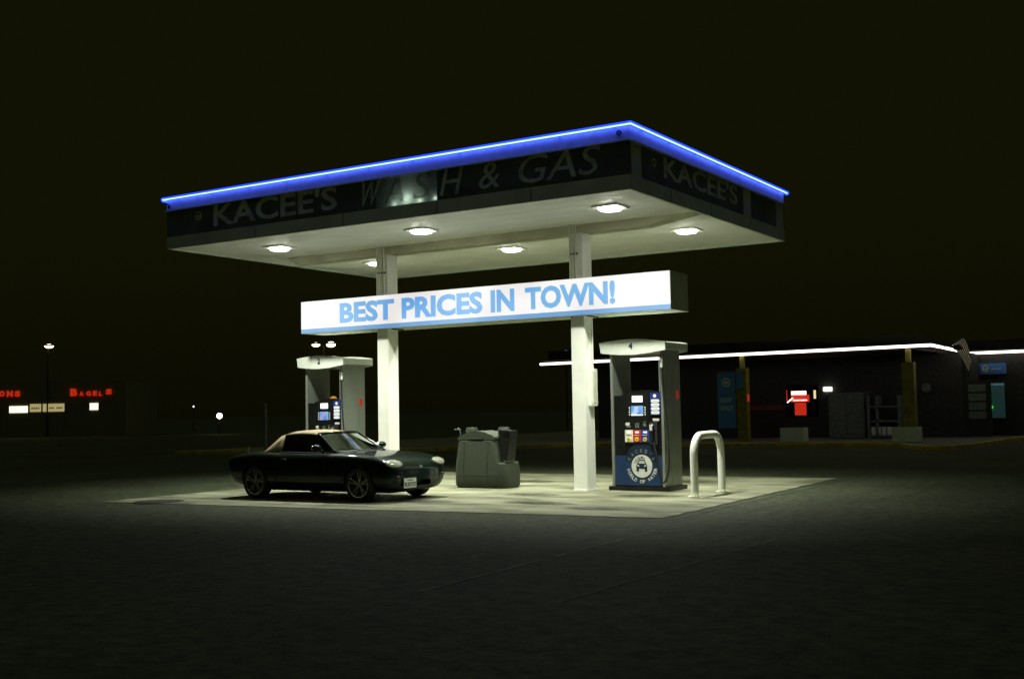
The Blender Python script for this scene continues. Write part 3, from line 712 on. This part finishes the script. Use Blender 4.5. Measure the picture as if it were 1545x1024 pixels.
def car_body():
    b = MB(); rg = [ring_of(s_) for s_ in ST]; n_ = len(rg[0]); V = []; F = []
    for r_ in rg: V += r_
    for k in range(len(rg)-1):
        for i in range(n_): F.append((k*n_+i, k*n_+(i+1) % n_, (k+1)*n_+(i+1) % n_, (k+1)*n_+i))
    # quad caps
    for base, flip in ((0, 0), ((len(rg)-1)*n_, 1)):
        for i in range(n_//2-1):
            q = (base+i, base+i+1, base+n_-1-i, base+(n_-i) % n_)
            if i == 0: q = (base, base+1, base+n_-1)
            F.append(q)
        F.append((base+n_//2-1, base+n_//2, base+n_//2+1))
    b.raw(V, F); o = b.obj('body', 'paint_car', None)
    sm = o.modifiers.new('s', 'SUBSURF'); sm.levels = 2; sm.render_levels = 2
    cut = []
    for ax_, (r_) in ((0., .305), (-2.265, .305)):
        for sy in (-1, 1):
            c = MB(); c.cyl((ax_, sy*.60, .28), (ax_, sy*1.1, .28), r_, n=40); co = c.obj('cut', 'paint_car'); cut.append(co)
            bo = o.modifiers.new('b', 'BOOLEAN'); bo.operation = 'DIFFERENCE'; bo.object = co; bo.solver = 'EXACT'
    c = MB(); c.box(.53, 1.0, -.24, .24, .235, .32, .02); co = c.obj('cut', 'paint_car'); cut.append(co)
    bo = o.modifiers.new('b', 'BOOLEAN'); bo.operation = 'DIFFERENCE'; bo.object = co; bo.solver = 'EXACT'
    # cabin opening
    c = MB(); c.prism([(-.72, -.56), (-.72, .56), (-1.9, .60), (-1.9, -.60)], (0, 0, .45), X, Y, Z, .6); co = c.obj('cut', 'paint_car'); cut.append(co)
    bo = o.modifiers.new('b', 'BOOLEAN'); bo.operation = 'DIFFERENCE'; bo.object = co; bo.solver = 'EXACT'
    dg = bpy.context.evaluated_depsgraph_get(); me = bpy.data.meshes.new_from_object(o.evaluated_get(dg))
    for p in me.polygons: p.use_smooth = True
    me.set_sharp_from_angle(angle=R(38))
    o.modifiers.clear(); o.data = me; me.name = 'body'
    me.materials.clear(); me.materials.append(MT['paint_car'])
    for c in cut: bpy.data.objects.remove(c)
    o.parent = car; return o
body = car_body()
# windscreen
def panel(corners, nu, nv, bulge, direction, th=0.):
    """bilinear patch with a bulge; corners bl br tr tl"""
    bl, br, tr, tl = map(Vector, corners); d = Vector(direction); V = []; F = []
    for i in range(nu+1):
        for j in range(nv+1):
            u, v = i/nu, j/nv; p = bl.lerp(br, u).lerp(tl.lerp(tr, u), v); p = p+d*bulge*math.sin(math.pi*u)
            V.append(p)
    for i in range(nu):
        for j in range(nv): a = i*(nv+1)+j; F.append((a, a+nv+1, a+nv+2, a+1))
    return V, F
WS = [(-.62, -.63, .775), (-.62, .63, .775), (-1.10, .50, 1.075), (-1.10, -.50, 1.075)]
V, F = panel(WS, 12, 6, .14, (1, 0, .12)); b = MB(); b.raw(V, F); wsobj = b.obj('windscreen', 'car_glass', car, smooth=True)
def wpt(u, v):
    bl, br, tr, tl = map(Vector, WS); return bl.lerp(br, u).lerp(tl.lerp(tr, u), v)+Vector((1, 0, .12))*.14*math.sin(math.pi*u)
b = MB(); b.tube([wpt(0, 0)+Vector((0, -.01, 0)), wpt(0, .5), wpt(0, 1)], .022, 8, 3); b.tube([wpt(1, 0), wpt(1, .5), wpt(1, 1)], .022, 8, 3)
b.tube([wpt(i/8, 1) for i in range(9)], .024, 8, 2); b.obj('screen_frame', 'paint_car', car, smooth=True)
b = MB(); b.tube([wpt(i/8, .0)+Vector((.02, 0, -.0)) for i in range(9)], .018, 8, 2); b.obj('cowl_trim', 'black_plastic', car, smooth=True)
b = MB(); b.tube([wpt(.30, .02)+Vector((.03, 0, .02)), wpt(.05, .10)+Vector((.02, 0, .025))], .007, 6, 0); b.tube([wpt(.75, .02)+Vector((.03, 0, .02)), wpt(.50, .10)+Vector((.02, 0, .025))], .007, 6, 0)
each(b, 'wiper', 'black_plastic', car)
# soft top
RS = [(-1.08, 1.09, .50, 1.055), (-1.25, 1.125, .525, 1.08), (-1.5, 1.14, .54, 1.085), (-1.75, 1.13, .545, 1.07), (-1.89, 1.10, .545, 1.04), (-1.99, 1.03, .555, .97), (-2.11, .92, .585, .87), (-2.22, .81, .62, .775)]
b = MB(); V = []; F = []; K = 12
for x, zc, we, ze in RS:
    for i in range(K+1):
        u = -1+2*i/K; V.append((x, we*u*(1-.0*abs(u)), ze+(zc-ze)*(1-abs(u)**2.6)))
for k in range(len(RS)-1):
    for i in range(K): a = k*(K+1)+i; F.append((a, a+1, a+K+2, a+K+1))
b.raw(V, F)
for sy in (-1, 1):   # rear quarters down to the deck
    q = [(-1.80, .546, 1.062, -1.74, .66, .775), (-1.89, .546, 1.039, -1.88, .68, .775), (-1.99, .556, .969, -1.99, .69, .78), (-2.11, .586, .869, -2.11, .68, .775), (-2.22, .621, .774, -2.22, .66, .765)]
    V = []; F = []
    for a in q:
        for j in range(4):
            v = j/3; V.append((a[0]+(a[3]-a[0])*v, sy*(a[1]+(a[4]-a[1])*v+.015*math.sin(math.pi*v)), a[2]+(a[5]-a[2])*v))
    for k in range(len(q)-1):
        for j in range(3): c_ = k*4+j; F.append((c_, c_+1, c_+5, c_+4))
    b.raw(V, F)
st = b.obj('soft_top', 'tan_cloth', car, smooth=True); sm = st.modifiers.new('s', 'SOLIDIFY'); sm.thickness = .02
b = MB(); b.raw([(-1.96, -.36, 1.065), (-1.96, .36, 1.065), (-2.17, .40, .87), (-2.17, -.40, .87)], [(0, 1, 2, 3)]); b.obj('rear_window', 'black_plastic', st)
for sy in (-1, 1):
    b = MB(); b.raw([(-.72, sy*.70, .765), (-1.76, sy*.68, .765), (-1.82, sy*.555, 1.045), (-1.12, sy*.525, 1.055)], [(0, 1, 2, 3)])
    b.obj('side_window', 'side_glass', car)
    b = MB(); b.tube([(-.66, sy*.72, .765), (-1.2, sy*.735, .77), (-1.75, sy*.725, .78)], .010, 8, 4); b.obj('window_seal', 'black_rubber', car)
    # mirror
    b = MB(); b.ellipsoid((-.84, sy*.84, .855), (.07, .09, .055)); b.tube([(-.80, sy*.72, .78), (-.82, sy*.78, .82)], .022, 8, 0); mi = b.obj('wing_mirror', 'paint_car', car, smooth=True)
    b = MB(); b.ellipsoid((-.895, sy*.84, .855), (.025, .075, .043)); b.obj('mirror_glass', 'chrome', mi, smooth=True)
    # headlight and indicator
    M = Matrix.Rotation(R(-sy*30), 4, 'Z') @ Matrix.Rotation(R(18), 4, 'Y')
    dv = Vector((.72, sy*.50, .34)).normalized(); tg = Vector((.42, sy*.50, .54)); ok, lc, nr, _i = body.ray_cast(tg+dv*1.2, -dv)
    if nr.dot(dv) < 0: nr = -nr
    lt = Vector((nr.y, -nr.x, 0)).normalized(); lt = (lt-nr*lt.dot(nr)).normalized(); sh_ = nr.cross(lt)
    M = Matrix((lt, sh_, nr)).transposed().to_4x4()
    b = MB(); b.ellipsoid(lc-nr*.005, (.18, .088, .045), M, 28, 16); hl = b.obj('headlight', 'lens_glass', car, smooth=True)
    b = MB(); b.ellipsoid(lc-nr*.012, (.19, .098, .035), M, 28, 16); b.obj('headlight_rim', 'black_rubber', hl, smooth=True)
    b = MB(); b.ellipsoid((.60, sy*.58, .40), (.05, .085, .022), Matrix.Rotation(R(-sy*35), 4, 'Z')); b.obj('indicator', 'dull_red', car, smooth=True)
    b = MB(); b.tube([(-.72, sy*.823, .23), (-.70, sy*.832, .48), (-.70, sy*.80, .72)], .004, 6, 3); b.tube([(-1.75, sy*.823, .25), (-1.78, sy*.835, .5), (-1.78, sy*.81, .755)], .004, 6, 3); b.obj('door_seam', 'black_rubber', car)
    b = MB(); b.ellipsoid((-1.60, sy*.822, .66), (.075, .014, .022)); b.obj('door_handle', 'paint_car', car, smooth=True)
    b = MB(); b.ellipsoid((-2.93, sy*.58, .55), (.08, .12, .07), Matrix.Rotation(R(sy*30), 4, 'Z')); b.obj('tail_light', 'dull_red', car, smooth=True)
# seats, dash, wheel
for sy in (-.34, .34):
    b = MB(); b.box(-1.62, -1.10, sy-.24, sy+.24, .25, .46, .05); b.prism([(-1.78, .42), (-1.62, .42), (-1.72, .94), (-1.84, .95)], (0, sy-.22, 0), X, Z, Y, .44, .04); b.obj('seat', 'seat_dark', car)
b = MB(); b.box(-.98, -.72, -.60, .60, .50, .745, .04); b.obj('dashboard', 'seat_dark', car)
b = MB(); b.ring((-1.05, .34, .74), .18, .155, (Y, (-.35, 0, .94), X), .02, 24); b.obj('steering_wheel', 'black_plastic', car)
b = MB(); b.box(-1.0, -.985, -.12, .12, .97, 1.02, .006); b.obj('rear_view_mirror', 'black_plastic', car)
# plate
ok, pc, pn, _i = body.ray_cast(Vector((2, -.50, .29)), Vector((-1, .12, 0)).normalized())
nn = Vector((abs(pn.x), -abs(pn.y), 0)).normalized(); ay_ = Vector((0, 0, 1)); ax_ = ay_.cross(nn); PC = pc+nn*.022
b = MB(); b.prism([(-.155, -.078), (.155, -.078), (.155, .078), (-.155, .078)], PC, ax_, ay_, nn, .006, .002); pl_ = b.obj('licence_plate', 'plate_white', car)
o_ = PC+nn*.0065
b = MB(); b.text('9CRV232', o_-ax_*.14-ay_*.055, ax_, ay_, .28, .07, .002, bold=.02); b.obj('plate_number', mat('plate_ink', (.05, .07, .05), .5), pl_)
b = MB(); b.text('California', o_-ax_*.07+ay_*.035, ax_, ay_, .14, .026, .002); b.obj('state_name', mat('plate_red_ink', (.18, .16, .10), .5), pl_)
b = MB(); b.ellipsoid((.635, 0, .535), (.02, .035, .018)); b.obj('nose_badge', 'chrome', car)
# wheels
def wheel(x, sy):
    b = MB(); V = []; F = []; pr = [(.205, .085), (.255, .093), (.270, .075), (.276, .04), (.276, -.04), (.270, -.075), (.255, -.093), (.205, -.085)]; n_ = 40
    for (r_, o_) in pr:
        for i in range(n_): a = 2*math.pi*i/n_; V.append((r_*math.cos(a), o_, r_*math.sin(a)))
    for k in range(len(pr)):
        for i in range(n_): F.append((k*n_+i, k*n_+(i+1) % n_, ((k+1) % len(pr))*n_+(i+1) % n_, ((k+1) % len(pr))*n_+i))
    b.raw(V, F); w_ = b.obj('wheel', 'black_rubber', car, smooth=True, auto=40); w_.location = (x, sy*.725, .276)
    s_ = sy; b = MB(); b.ring((0, s_*.03, 0), .207, .192, (X, Z, (0, s_, 0)), .055, 40); b.cyl((0, s_*.02, 0), (0, s_*.07, 0), .05, .03, 20)
    for k in range(5):
        for dk in (-.16, .16):
            a = 2*math.pi*k/5+.3+dk; d = Vector((math.cos(a), 0, math.sin(a))); p = Vector((-d.z, 0, d.x))
            q0 = d*.035+Vector((0, s_*.055, 0)); q1 = d*.197+Vector((0, s_*.065, 0))
            V = [q0+p*.012, q0-p*.012, q1-p*.010, q1+p*.010]; V += [v-Vector((0, s_*.03, 0)) for v in V]
            b.raw(V, [(0, 1, 2, 3), (7, 6, 5, 4), (0, 4, 5, 1), (1, 5, 6, 2), (2, 6, 7, 3), (3, 7, 4, 0)])
    b.obj('rim', 'alloy', w_, smooth=True, auto=30)
    b = MB(); b.cyl((0, -s_*.05, 0), (0, s_*.015, 0), .2, n=32); b.obj('brake_drum', 'dark_metal', w_)
for x in (0, -2.265):
    for sy in (-1, 1): wheel(x, sy)
b = MB(); b.box(-2.8, .4, -.5, .5, .13, .17); b.obj('floor_pan', 'black_rubber', car)
b = MB(); b.tube([(-2.62, -.60, .74), (-2.62, -.60, .86)], .008, 6, 0); b.obj('aerial_stub', 'galv', car)

# ------------------------------------------------------------------ thin post behind the car
b = MB(); b.cyl((0, 0, 0), (0, 0, 1.72), .045, n=14); b.cyl((0, 0, 1.72), (0, 0, 1.74), .05, .02, 14)
o = b.obj('marker_post', 'galv', None); o.location = (-23.5, 24, 0); tag(o, 'thin pale metal post standing behind the tail of the car', 'post')

# ------------------------------------------------------------------ store on the right
stn = thing('store_building', 'dark shop behind the pumps with a glowing white strip along its roof edge', 'building', (-17, 46, 0))
def s(x, y, z=0): return (x+17, y-46, z)
b = MB(); b.box(-24.55+17, -8.98+17, 0, .3, .12, 3.3); b.box(-8.98+17, 6+17, 2.0, 2.3, .12, 3.3); b.box(-9.0+17, -8.75+17, .3, 2.0, .12, 3.3)
b.box(-24.55+17, -24.3+17, .3, 9, .12, 3.3)
wl = b.obj('wall', 'store_wall', stn)
b = MB(); V0 = [(-24.6, 41.7), (-9.7, 41.7), (-9.7, 48.4), (6, 48.4), (6, 56), (-24.6, 56)]
b.prism([(x+17, y-46) for x, y in V0], (0, 0, 3.30), X, Y, Z, .55); b.obj('roof', 'store_roof', stn)
b = MB(); b.box(-24.57+17, -9.0+17, -4.93, -4.30, 3.42, 3.44); b.box(-9.70+17, -9.03+17, -4.29, 1.7, 3.42, 3.44); b.box(-9.0+17, 6+17, 1.76, 2.4, 3.42, 3.44); b.obj('eave', 'store_roof', stn)
b = MB(); b.tube([s(-24.57, 41, 3.30), s(-8.98, 41, 3.395)], .05, 10, 0); b.tube([s(-8.98, 41, 3.395), s(-8.98, 47.7, 3.33)], .05, 10, 0); b.tube([s(-8.98, 47.7, 3.33), s(6, 47.7, 3.36)], .05, 10, 0)
b.obj('roof_light_strip', 'led_white', stn)
for x0, x1 in ((-16.05, -15.66), (-10.0, -9.6)):
    b = MB(); b.box(x0+17, x1+17, -5.0, -4.65, .12, 2.84); b.box(x0+17.12, x1+17-.12, -4.9, -4.75, 2.84, 3.3); p_ = b.obj('post', 'post_yellow', stn)
    if x0 < -12:
        q = MB(); q.box(x0+17.02, x0+17.25, -5.02, -5.003, 2.1, 2.70); q.obj('post_notice', 'banner_blue', p_)
        q = MB(); q.box(x1+17.003, x1+17.03, -4.9, -4.8, 1.6, 1.86); q.obj('red_marker', 'neon_deep', p_)
# lit window with neon
b = MB(); b.box(-15.95+17, -14.5+17, -.03, 0, .95, 2.30); wn = b.obj('shop_window', 'glass_dark', stn)
b = MB()
for x in (-15.95, -14.77, -14.52): b.box(x+17, x+.05+17, -.05, -.031, .95, 2.30)
b.box(-15.9+17, -14.52+17, -.05, -.031, 2.26, 2.30); b.obj('window_frame', 'dark_metal', wn)
b = MB(); b.box(-15.62+17, -15.0+17, -.09, -.055, 1.84, 2.0); ns = b.obj('neon_sign', 'neon_pink', wn)
b = MB(); b.box(-15.55+17, -15.28+17, -.09, -.055, 1.60, 1.65); b.box(-15.25+17, -14.98+17, -.09, -.055, 1.60, 1.65); b.tube([s(-15.80, 45.92, 1.54), s(-15.56, 45.92, 1.72)], .03, 8, 0); each(b, 'neon_bar', 'neon_pink', wn)
b = MB(); b.box(-15.64+17, -14.88+17, -.055, -.052, 1.56, 1.84); b.box(-15.5+17, -15.02+17, -.054, -.051, 1.02, 1.52); b.box(-15.83+17, -15.80+17, -.06, -.052, 1.62, 2.05); each(b, 'red_panel', 'neon_red', wn)
b = MB(); b.box(-14.69+17, -14.61+17, -.09, -.055, 1.68, 2.02); b.obj('yellow_tube', 'lit_yellow', wn)
b = MB(); b.box(-14.28+17, -13.93+17, -.2, -.02, 1.95, 2.14, .05); b.obj('wall_lamp', 'lit_white', stn)
b = MB(); b.box(-14.2+17, -14.0+17, -.08, 0, 1.82, 1.88); b.obj('lamp_bracket', 'galv', stn)
b = MB(); b.box(-17.5+17, -16.0+17, -.04, 0, 1.25, 1.44); b.obj('red_rail', 'red_paint', stn)
b = MB(); b.box(-17.5+17, -16.0+17, -.02, 0, .12, 1.24); b.obj('dado', 'brown', stn)
# doorway on the set-back wing
b = MB(); b.box(-8.5+17, -7.85+17, 1.97, 1.995, .8, 2.1); dw = b.obj('doorway', 'door_teal', stn)
b = MB(); b.box(-8.5+17, -7.85+17, 1.94, 1.965, 2.06, 2.14); b.obj('door_light', mat('door_light', (.2, .3, .3), .4, emit=(.12, .3, .36), es=.25), dw)
b = MB(); b.ellipsoid((-8.38+17, 1.90, 1.22), (.11, .05, .07)); b.obj('green_lamp', 'green_lamp', stn)
b = MB(); b.box(-8.72+17, -7.75+17, 1.93, 1.99, 2.50, 2.92); bs = b.obj('wall_sign', 'banner_blue', stn)
b = MB(); b.ring((-8.5+17, 1.925, 2.72), .13, .09, FR, .01, 20); b.box(-8.58+17, -8.42+17, 1.915, 1.925, 2.67, 2.74); b.box(-8.28+17, -7.95+17, 1.915, 1.925, 2.68, 2.72); b.obj('sign_mark', 'pale_mark', bs)
# four pale notice boards in a column
for k in range(4):
    b = MB(); z0 = .80+k*.335; b.box(0, .62, 0, .03, 0, .28, .01); o = b.obj('notice_board', 'faint_grey', None); o.location = (-8.80, 46.0-.0, z0)
    tag(o, ('lowest', 'second lowest', 'second highest', 'highest')[k]+' of four faint pale boards stacked on the shop wall by the green lamp', 'notice board', 'pale boards stacked by the green lamp')
b = MB(); b.box(-9.0, -8.0, 46.04, 46.10, .13, 2.25); o = b.obj('board_rack', 'store_roof', None); tag(o, 'dark upright rack holding four pale boards at the shop corner', 'rack')
# hanging banner EXIT ONLY
bn2 = thing('hanging_banner', 'tall blue hanging banner reading EXIT ONLY beside the yellow post', 'banner', (-16.42, 40.92, .62), R(3))
b = MB(); b.box(-.34, .34, 0, .02, 0, 2.08); b.obj('cloth', 'banner_blue', bn2)
b = MB(); b.text('EXIT', (-.22, -.001, .95), X, Z, .46, .17, .004, bold=.02); b.obj('lettering', 'pale_mark', bn2); b = MB(); b.text('ONLY', (-.24, -.001, .66), X, Z, .50, .17, .004, bold=.02); b.obj('lettering', 'pale_mark', bn2)
b = MB(); b.ring((0, -.001, 1.70), .17, .12, FR, .004, 24); b.prism([(-.09, -.04), (.09, -.04), (.09, .02), (.05, .08), (-.05, .08), (-.09, .02)], (0, 0, 1.68), X, Z, (0, -1, 0), .005); b.obj('emblem', 'pale_mark', bn2)
b = MB(); b.cyl((-.28, .01, 2.08), (-.28, .01, 2.66), .012, n=6); b.cyl((.28, .01, 2.08), (.28, .01, 2.66), .012, n=6); b.cyl((-.36, .01, 2.08), (.36, .01, 2.08), .02, n=8); each(b, 'hanger', 'dark_metal', bn2)
# white boxes on the walkway
for i, (x0, x1, lb) in enumerate(((-14.05, -13.2, 'pale square box on the walkway below the red neon window'), (-10.15, -9.27, 'pale square box on the walkway at the foot of the right yellow post'))):
    t = thing('planter_box', lb, 'box', ((x0+x1)/2, 39.95, .13), 0, 'pale boxes on the walkway'); h = (x1-x0)/2
    b = MB(); b.box(-h, h, 0, .55, 0, .50, .02); b.obj('tub', 'box_white', t)
    b = MB(); b.box(-h+.05, h-.05, .05, .50, .501, .515); b.obj('soil', 'brown', t)
# display rack and ice chest
t = thing('display_rack', 'dim shop rack with pale goods left of the right yellow post', 'rack', (-11.6, 44.6, .13))
b = MB()
for x in (-.62, -.30, .52): b.box(x, x+.1, 0, .5, 0, 1.6)
b.obj('frame', 'faint_grey', t)
for k in range(3): b = MB(); b.box(-.52, .52, .0, .48, .05+k*.55, .12+k*.55); b.obj('shelf', 'faint_grey', t)
b = MB()
for i in range(5): b.box(-.48+i*.2, -.34+i*.2, .02, .3, .125, .42)
each(b, 'goods', 'box_white', t)
t = thing('ice_chest', 'dim tall grey freezer chest against the shop wall right of the neon window', 'freezer', (-13.1, 44.9, .13))
b = MB(); b.box(-.7, .7, 0, .75, 0, 1.75, .02); b.obj('cabinet', 'faint_grey', t)
b = MB(); b.box(-.65, -.01, -.03, 0, .15, 1.65, .01); b.obj('door', 'faint_grey', t)
b = MB(); b.box(.01, .65, -.03, 0, .15, 1.65, .01); b.obj('door', 'faint_grey', t)
b = MB(); b.disc((0, 0, 0), .17, FR, .03, 20); o = b.obj('round_sign', 'faint_grey'); o.location = (-10.2, 45.5, 2.0); tag(o, 'faint round sign on the shop front right of the yellow post', 'sign')
b = MB(); b.box(-.02, .02, 0, .5, -.02, .02); q_ = b.obj('sign_arm', 'dark_metal', o)

# flag on an angled pole
fl = thing('flag', 'striped flag hanging from an angled pole at the shop roof corner', 'flag', (-8.85, 40.98, 3.18))
b = MB(); b.tube([(0, 0, 0), (.62, -.02, .30), (1.0, -.02, .46)], .014, 8, 0); b.ellipsoid((0, 0, 0), (.05, .05, .05)); b.obj('pole', 'galv', fl)
def flag_mesh(cols):
    V = []; F = []; nu, nv = 13, 10
    for i in range(nu+1):
        for j in range(nv+1):
            u, v = i/nu, j/nv
            x = .68+.40*(1-u)*(1-v*.5)+.34*v; z = .30+.22*(1-u)-.95*v+.10*v*(1-u)*1.0+.0
            x = .52+.42*(1-u)*(1-.72*v)+.52*v**.8; z = .16+.26*(1-u)-.80*v**1.25*(1) - .10*v*u
            V.append((x, -.03+.05*math.sin(u*6+v*3)*v, z))
    for i in range(nu):
        for j in range(nv):
            if (i % 2 == 0) == (cols == 'a'): a = i*(nv+1)+j; F.append((a, a+nv+1, a+nv+2, a+1))
    return V, F
MT['flag_red'] = translucent('flag_red', (.10, .02, .012)); MT['flag_white'] = translucent('flag_white', (.9, .88, .75), (.9, .88, .75)); A('flag_blue', (.01, .015, .08), .8)
V, F = flag_mesh('a'); b = MB(); b.raw(V, F); b.obj('red_stripe', 'flag_red', fl, smooth=True)
V, F = flag_mesh('b'); b = MB(); b.raw(V, F); b.obj('white_stripe', 'flag_white', fl, smooth=True)
b = MB(); b.raw([(.50, -.06, .14), (.66, -.06, .0), (.92, -.07, .02), (.80, -.06, .20)], [(0, 1, 2, 3)]); b.obj('canton', 'flag_blue', fl)

# kerb and walkway
KP = [(-34, 30), (-27.2, 32.4), (-25.9, 33.0), (-24.1, 34.4), (-22.9, 36.6), (-21.4, 38.2), (-18, 38.6), (-13.9, 39.1), (-11.0, 39.5), (-9.6, 38.9), (-8.7, 36.9), (-8.1, 36.1), (-7.6, 36.3), (-7.25, 38.9), (-7.0, 46.0), (-6.8, 60)]
b = MB(); b.prism(KP+[(-34, 60)], (0, 0, -.05), X, Y, Z, .165); struct(b.obj('walkway', 'walkway'))
b = MB(); V = []; F = []
for i, p in enumerate(KP):
    p = Vector((*p, 0)); a = Vector((*KP[max(i-1, 0)], 0)); c = Vector((*KP[min(i+1, len(KP)-1)], 0)); d = (c-a).normalized(); nr = Vector((d.y, -d.x, 0))
    for off, z in ((.05, -.02), (.04, .125), (-.12, .13), (-.13, .05)): V.append(p+nr*off+Vector((0, 0, z)))
for i in range(len(KP)-1):
    for k in range(3): F.append((i*4+k, i*4+4+k, i*4+5+k, i*4+1+k))
b.raw(V, F); struct(b.obj('kerb', 'kerb_yellow'))

# ------------------------------------------------------------------ far left shops
BX, BY = -78.8, 56.6
sh = thing('bagel_shop', 'far dark shop row with red lit letters and warm lit windows at left', 'building', (BX, BY, 0), YAW)
PS = .0517
def q_(px): return (px-70)*PS
A('far_wall', (.20, .20, .12), .8)
b = MB(); b.box(q_(-60), q_(190), .02, 8, 0, 4.3); b.obj('wall', 'far_wall', sh)
for x0, x1, z0, z1, mk in ((15, 43, 1.90, 2.42, 'window_bright'), (46, 63, 1.95, 2.56, 'window_warm'), (65.5, 71, 1.95, 2.56, 'window_warm'), (73, 98, 1.95, 2.56, 'window_warm'), (136, 149, 2.02, 2.55, 'window_bright')):
    b = MB(); b.box(q_(x0), q_(x1), -.03, .018, z0, z1); wq = b.obj('window', mk, sh)
    b = MB(); b.box(q_(x0)-.06, q_(x0)-.01, -.05, .01, z0-.05, z1+.05); b.box(q_(x1)+.01, q_(x1)+.06, -.05, .01, z0-.05, z1+.05); b.obj('frame', 'dark_metal', wq)
b = MB(); 
for x0, x1 in ((48, 61), (75, 84), (86, 96)):
    n_ = int((x1-x0)/1.6)
    for i in range(n_): b.box(q_(x0+i*1.6), q_(x0+i*1.6+1.0), -.05, -.032, 2.16, 2.26+.06*(i % 2))
b.obj('window_lettering', 'brown', sh)
for ch, x0, x1, z0, z1 in (('O', 0.5, 8, 3.18, 3.62), ('N', 11.5, 20.5, 3.15, 3.62), ('S', 23.5, 31.5, 3.15, 3.60), ('B', 107, 117.5, 3.12, 3.70), ('A', 121, 127, 3.12, 3.48), ('G', 131, 138, 3.12, 3.48), ('E', 141, 147, 3.12, 3.50), ('L', 150, 154.5, 3.10, 3.44), ('S', 160.5, 169.5, 3.20, 3.62)):
    b = MB(); b.text(ch, (q_(x0), -.05, z0), X, Z, q_(x1)-q_(x0), z1-z0, .05, bold=.06); b.obj('red_letter', 'neon_red', sh)

def street_lamp(name, label, loc, h, arms, es_mat, rz, pole_r=.06):
    t = thing(name, label, 'street lamp', loc, rz, 'distant street lamps')
    b = MB(); b.cyl((0, 0, 0), (0, 0, h), pole_r, pole_r*.6, 10); b.obj('pole', 'brown', t)
    for sgn, ln, hw, hh in arms:
        b = MB(); b.cyl((0, 0, h-.05), (sgn*ln, 0, h+.05), .035, n=8); b.box(sgn*ln-hw, sgn*ln+hw, -.2, .2, h+.0, h+.12, .04); hd = b.obj('lamp_head', 'dark_metal', t)
        b = MB(); b.ellipsoid((sgn*ln, 0, h-.01), (hw*.9, .17, hh)); b.obj('lamp_glass', es_mat, hd, smooth=True)
    return t
street_lamp('street_lamp', 'single lamp glowing high above the far shops at left', (-78.59, 56.58, 0), 7.05, ((1, .1, .40, .16),), 'sodium', YAW)
street_lamp('street_lamp', 'double headed street lamp seen between the sign and pump 2', (-53.73, 60.51, 0), 6.2, ((-1, .52, .32, .15), (1, .52, .36, .19)), 'sodium', YAW)
def lantern(name, label, loc, r_, mk, cat='lamp'):
    t = thing(name, label, cat, (loc[0], loc[1], 0))
    b = MB(); b.cyl((0, 0, 0), (0, 0, loc[2]-r_*.5), .04, n=8); b.obj('pole', 'brown', t)
    b = MB(); b.ellipsoid((0, 0, loc[2]), (r_, r_, r_)); b.obj('bulb', mk, t, smooth=True); return t
lantern('distant_lamp', 'bright white lamp near the ground left of the car', (-67.55, 63.97, 1.39), .22, 'sodium')
lantern('distant_lamp', 'tiny faint lamp left of the bright low lamp', (-84.6, 76.82, 2.31), .09, 'lit_white')
lantern('distant_lamp', 'orange lamp seen through the frame of pump 2', (-59.99, 68.67, 2.47), .30, 'orange_lamp')
lantern('distant_lamp', 'small blue lamp far behind, left of the right column', (-34.62, 60.83, 4.88), .12, 'blue_lamp')
bpy.context.view_layer.update()
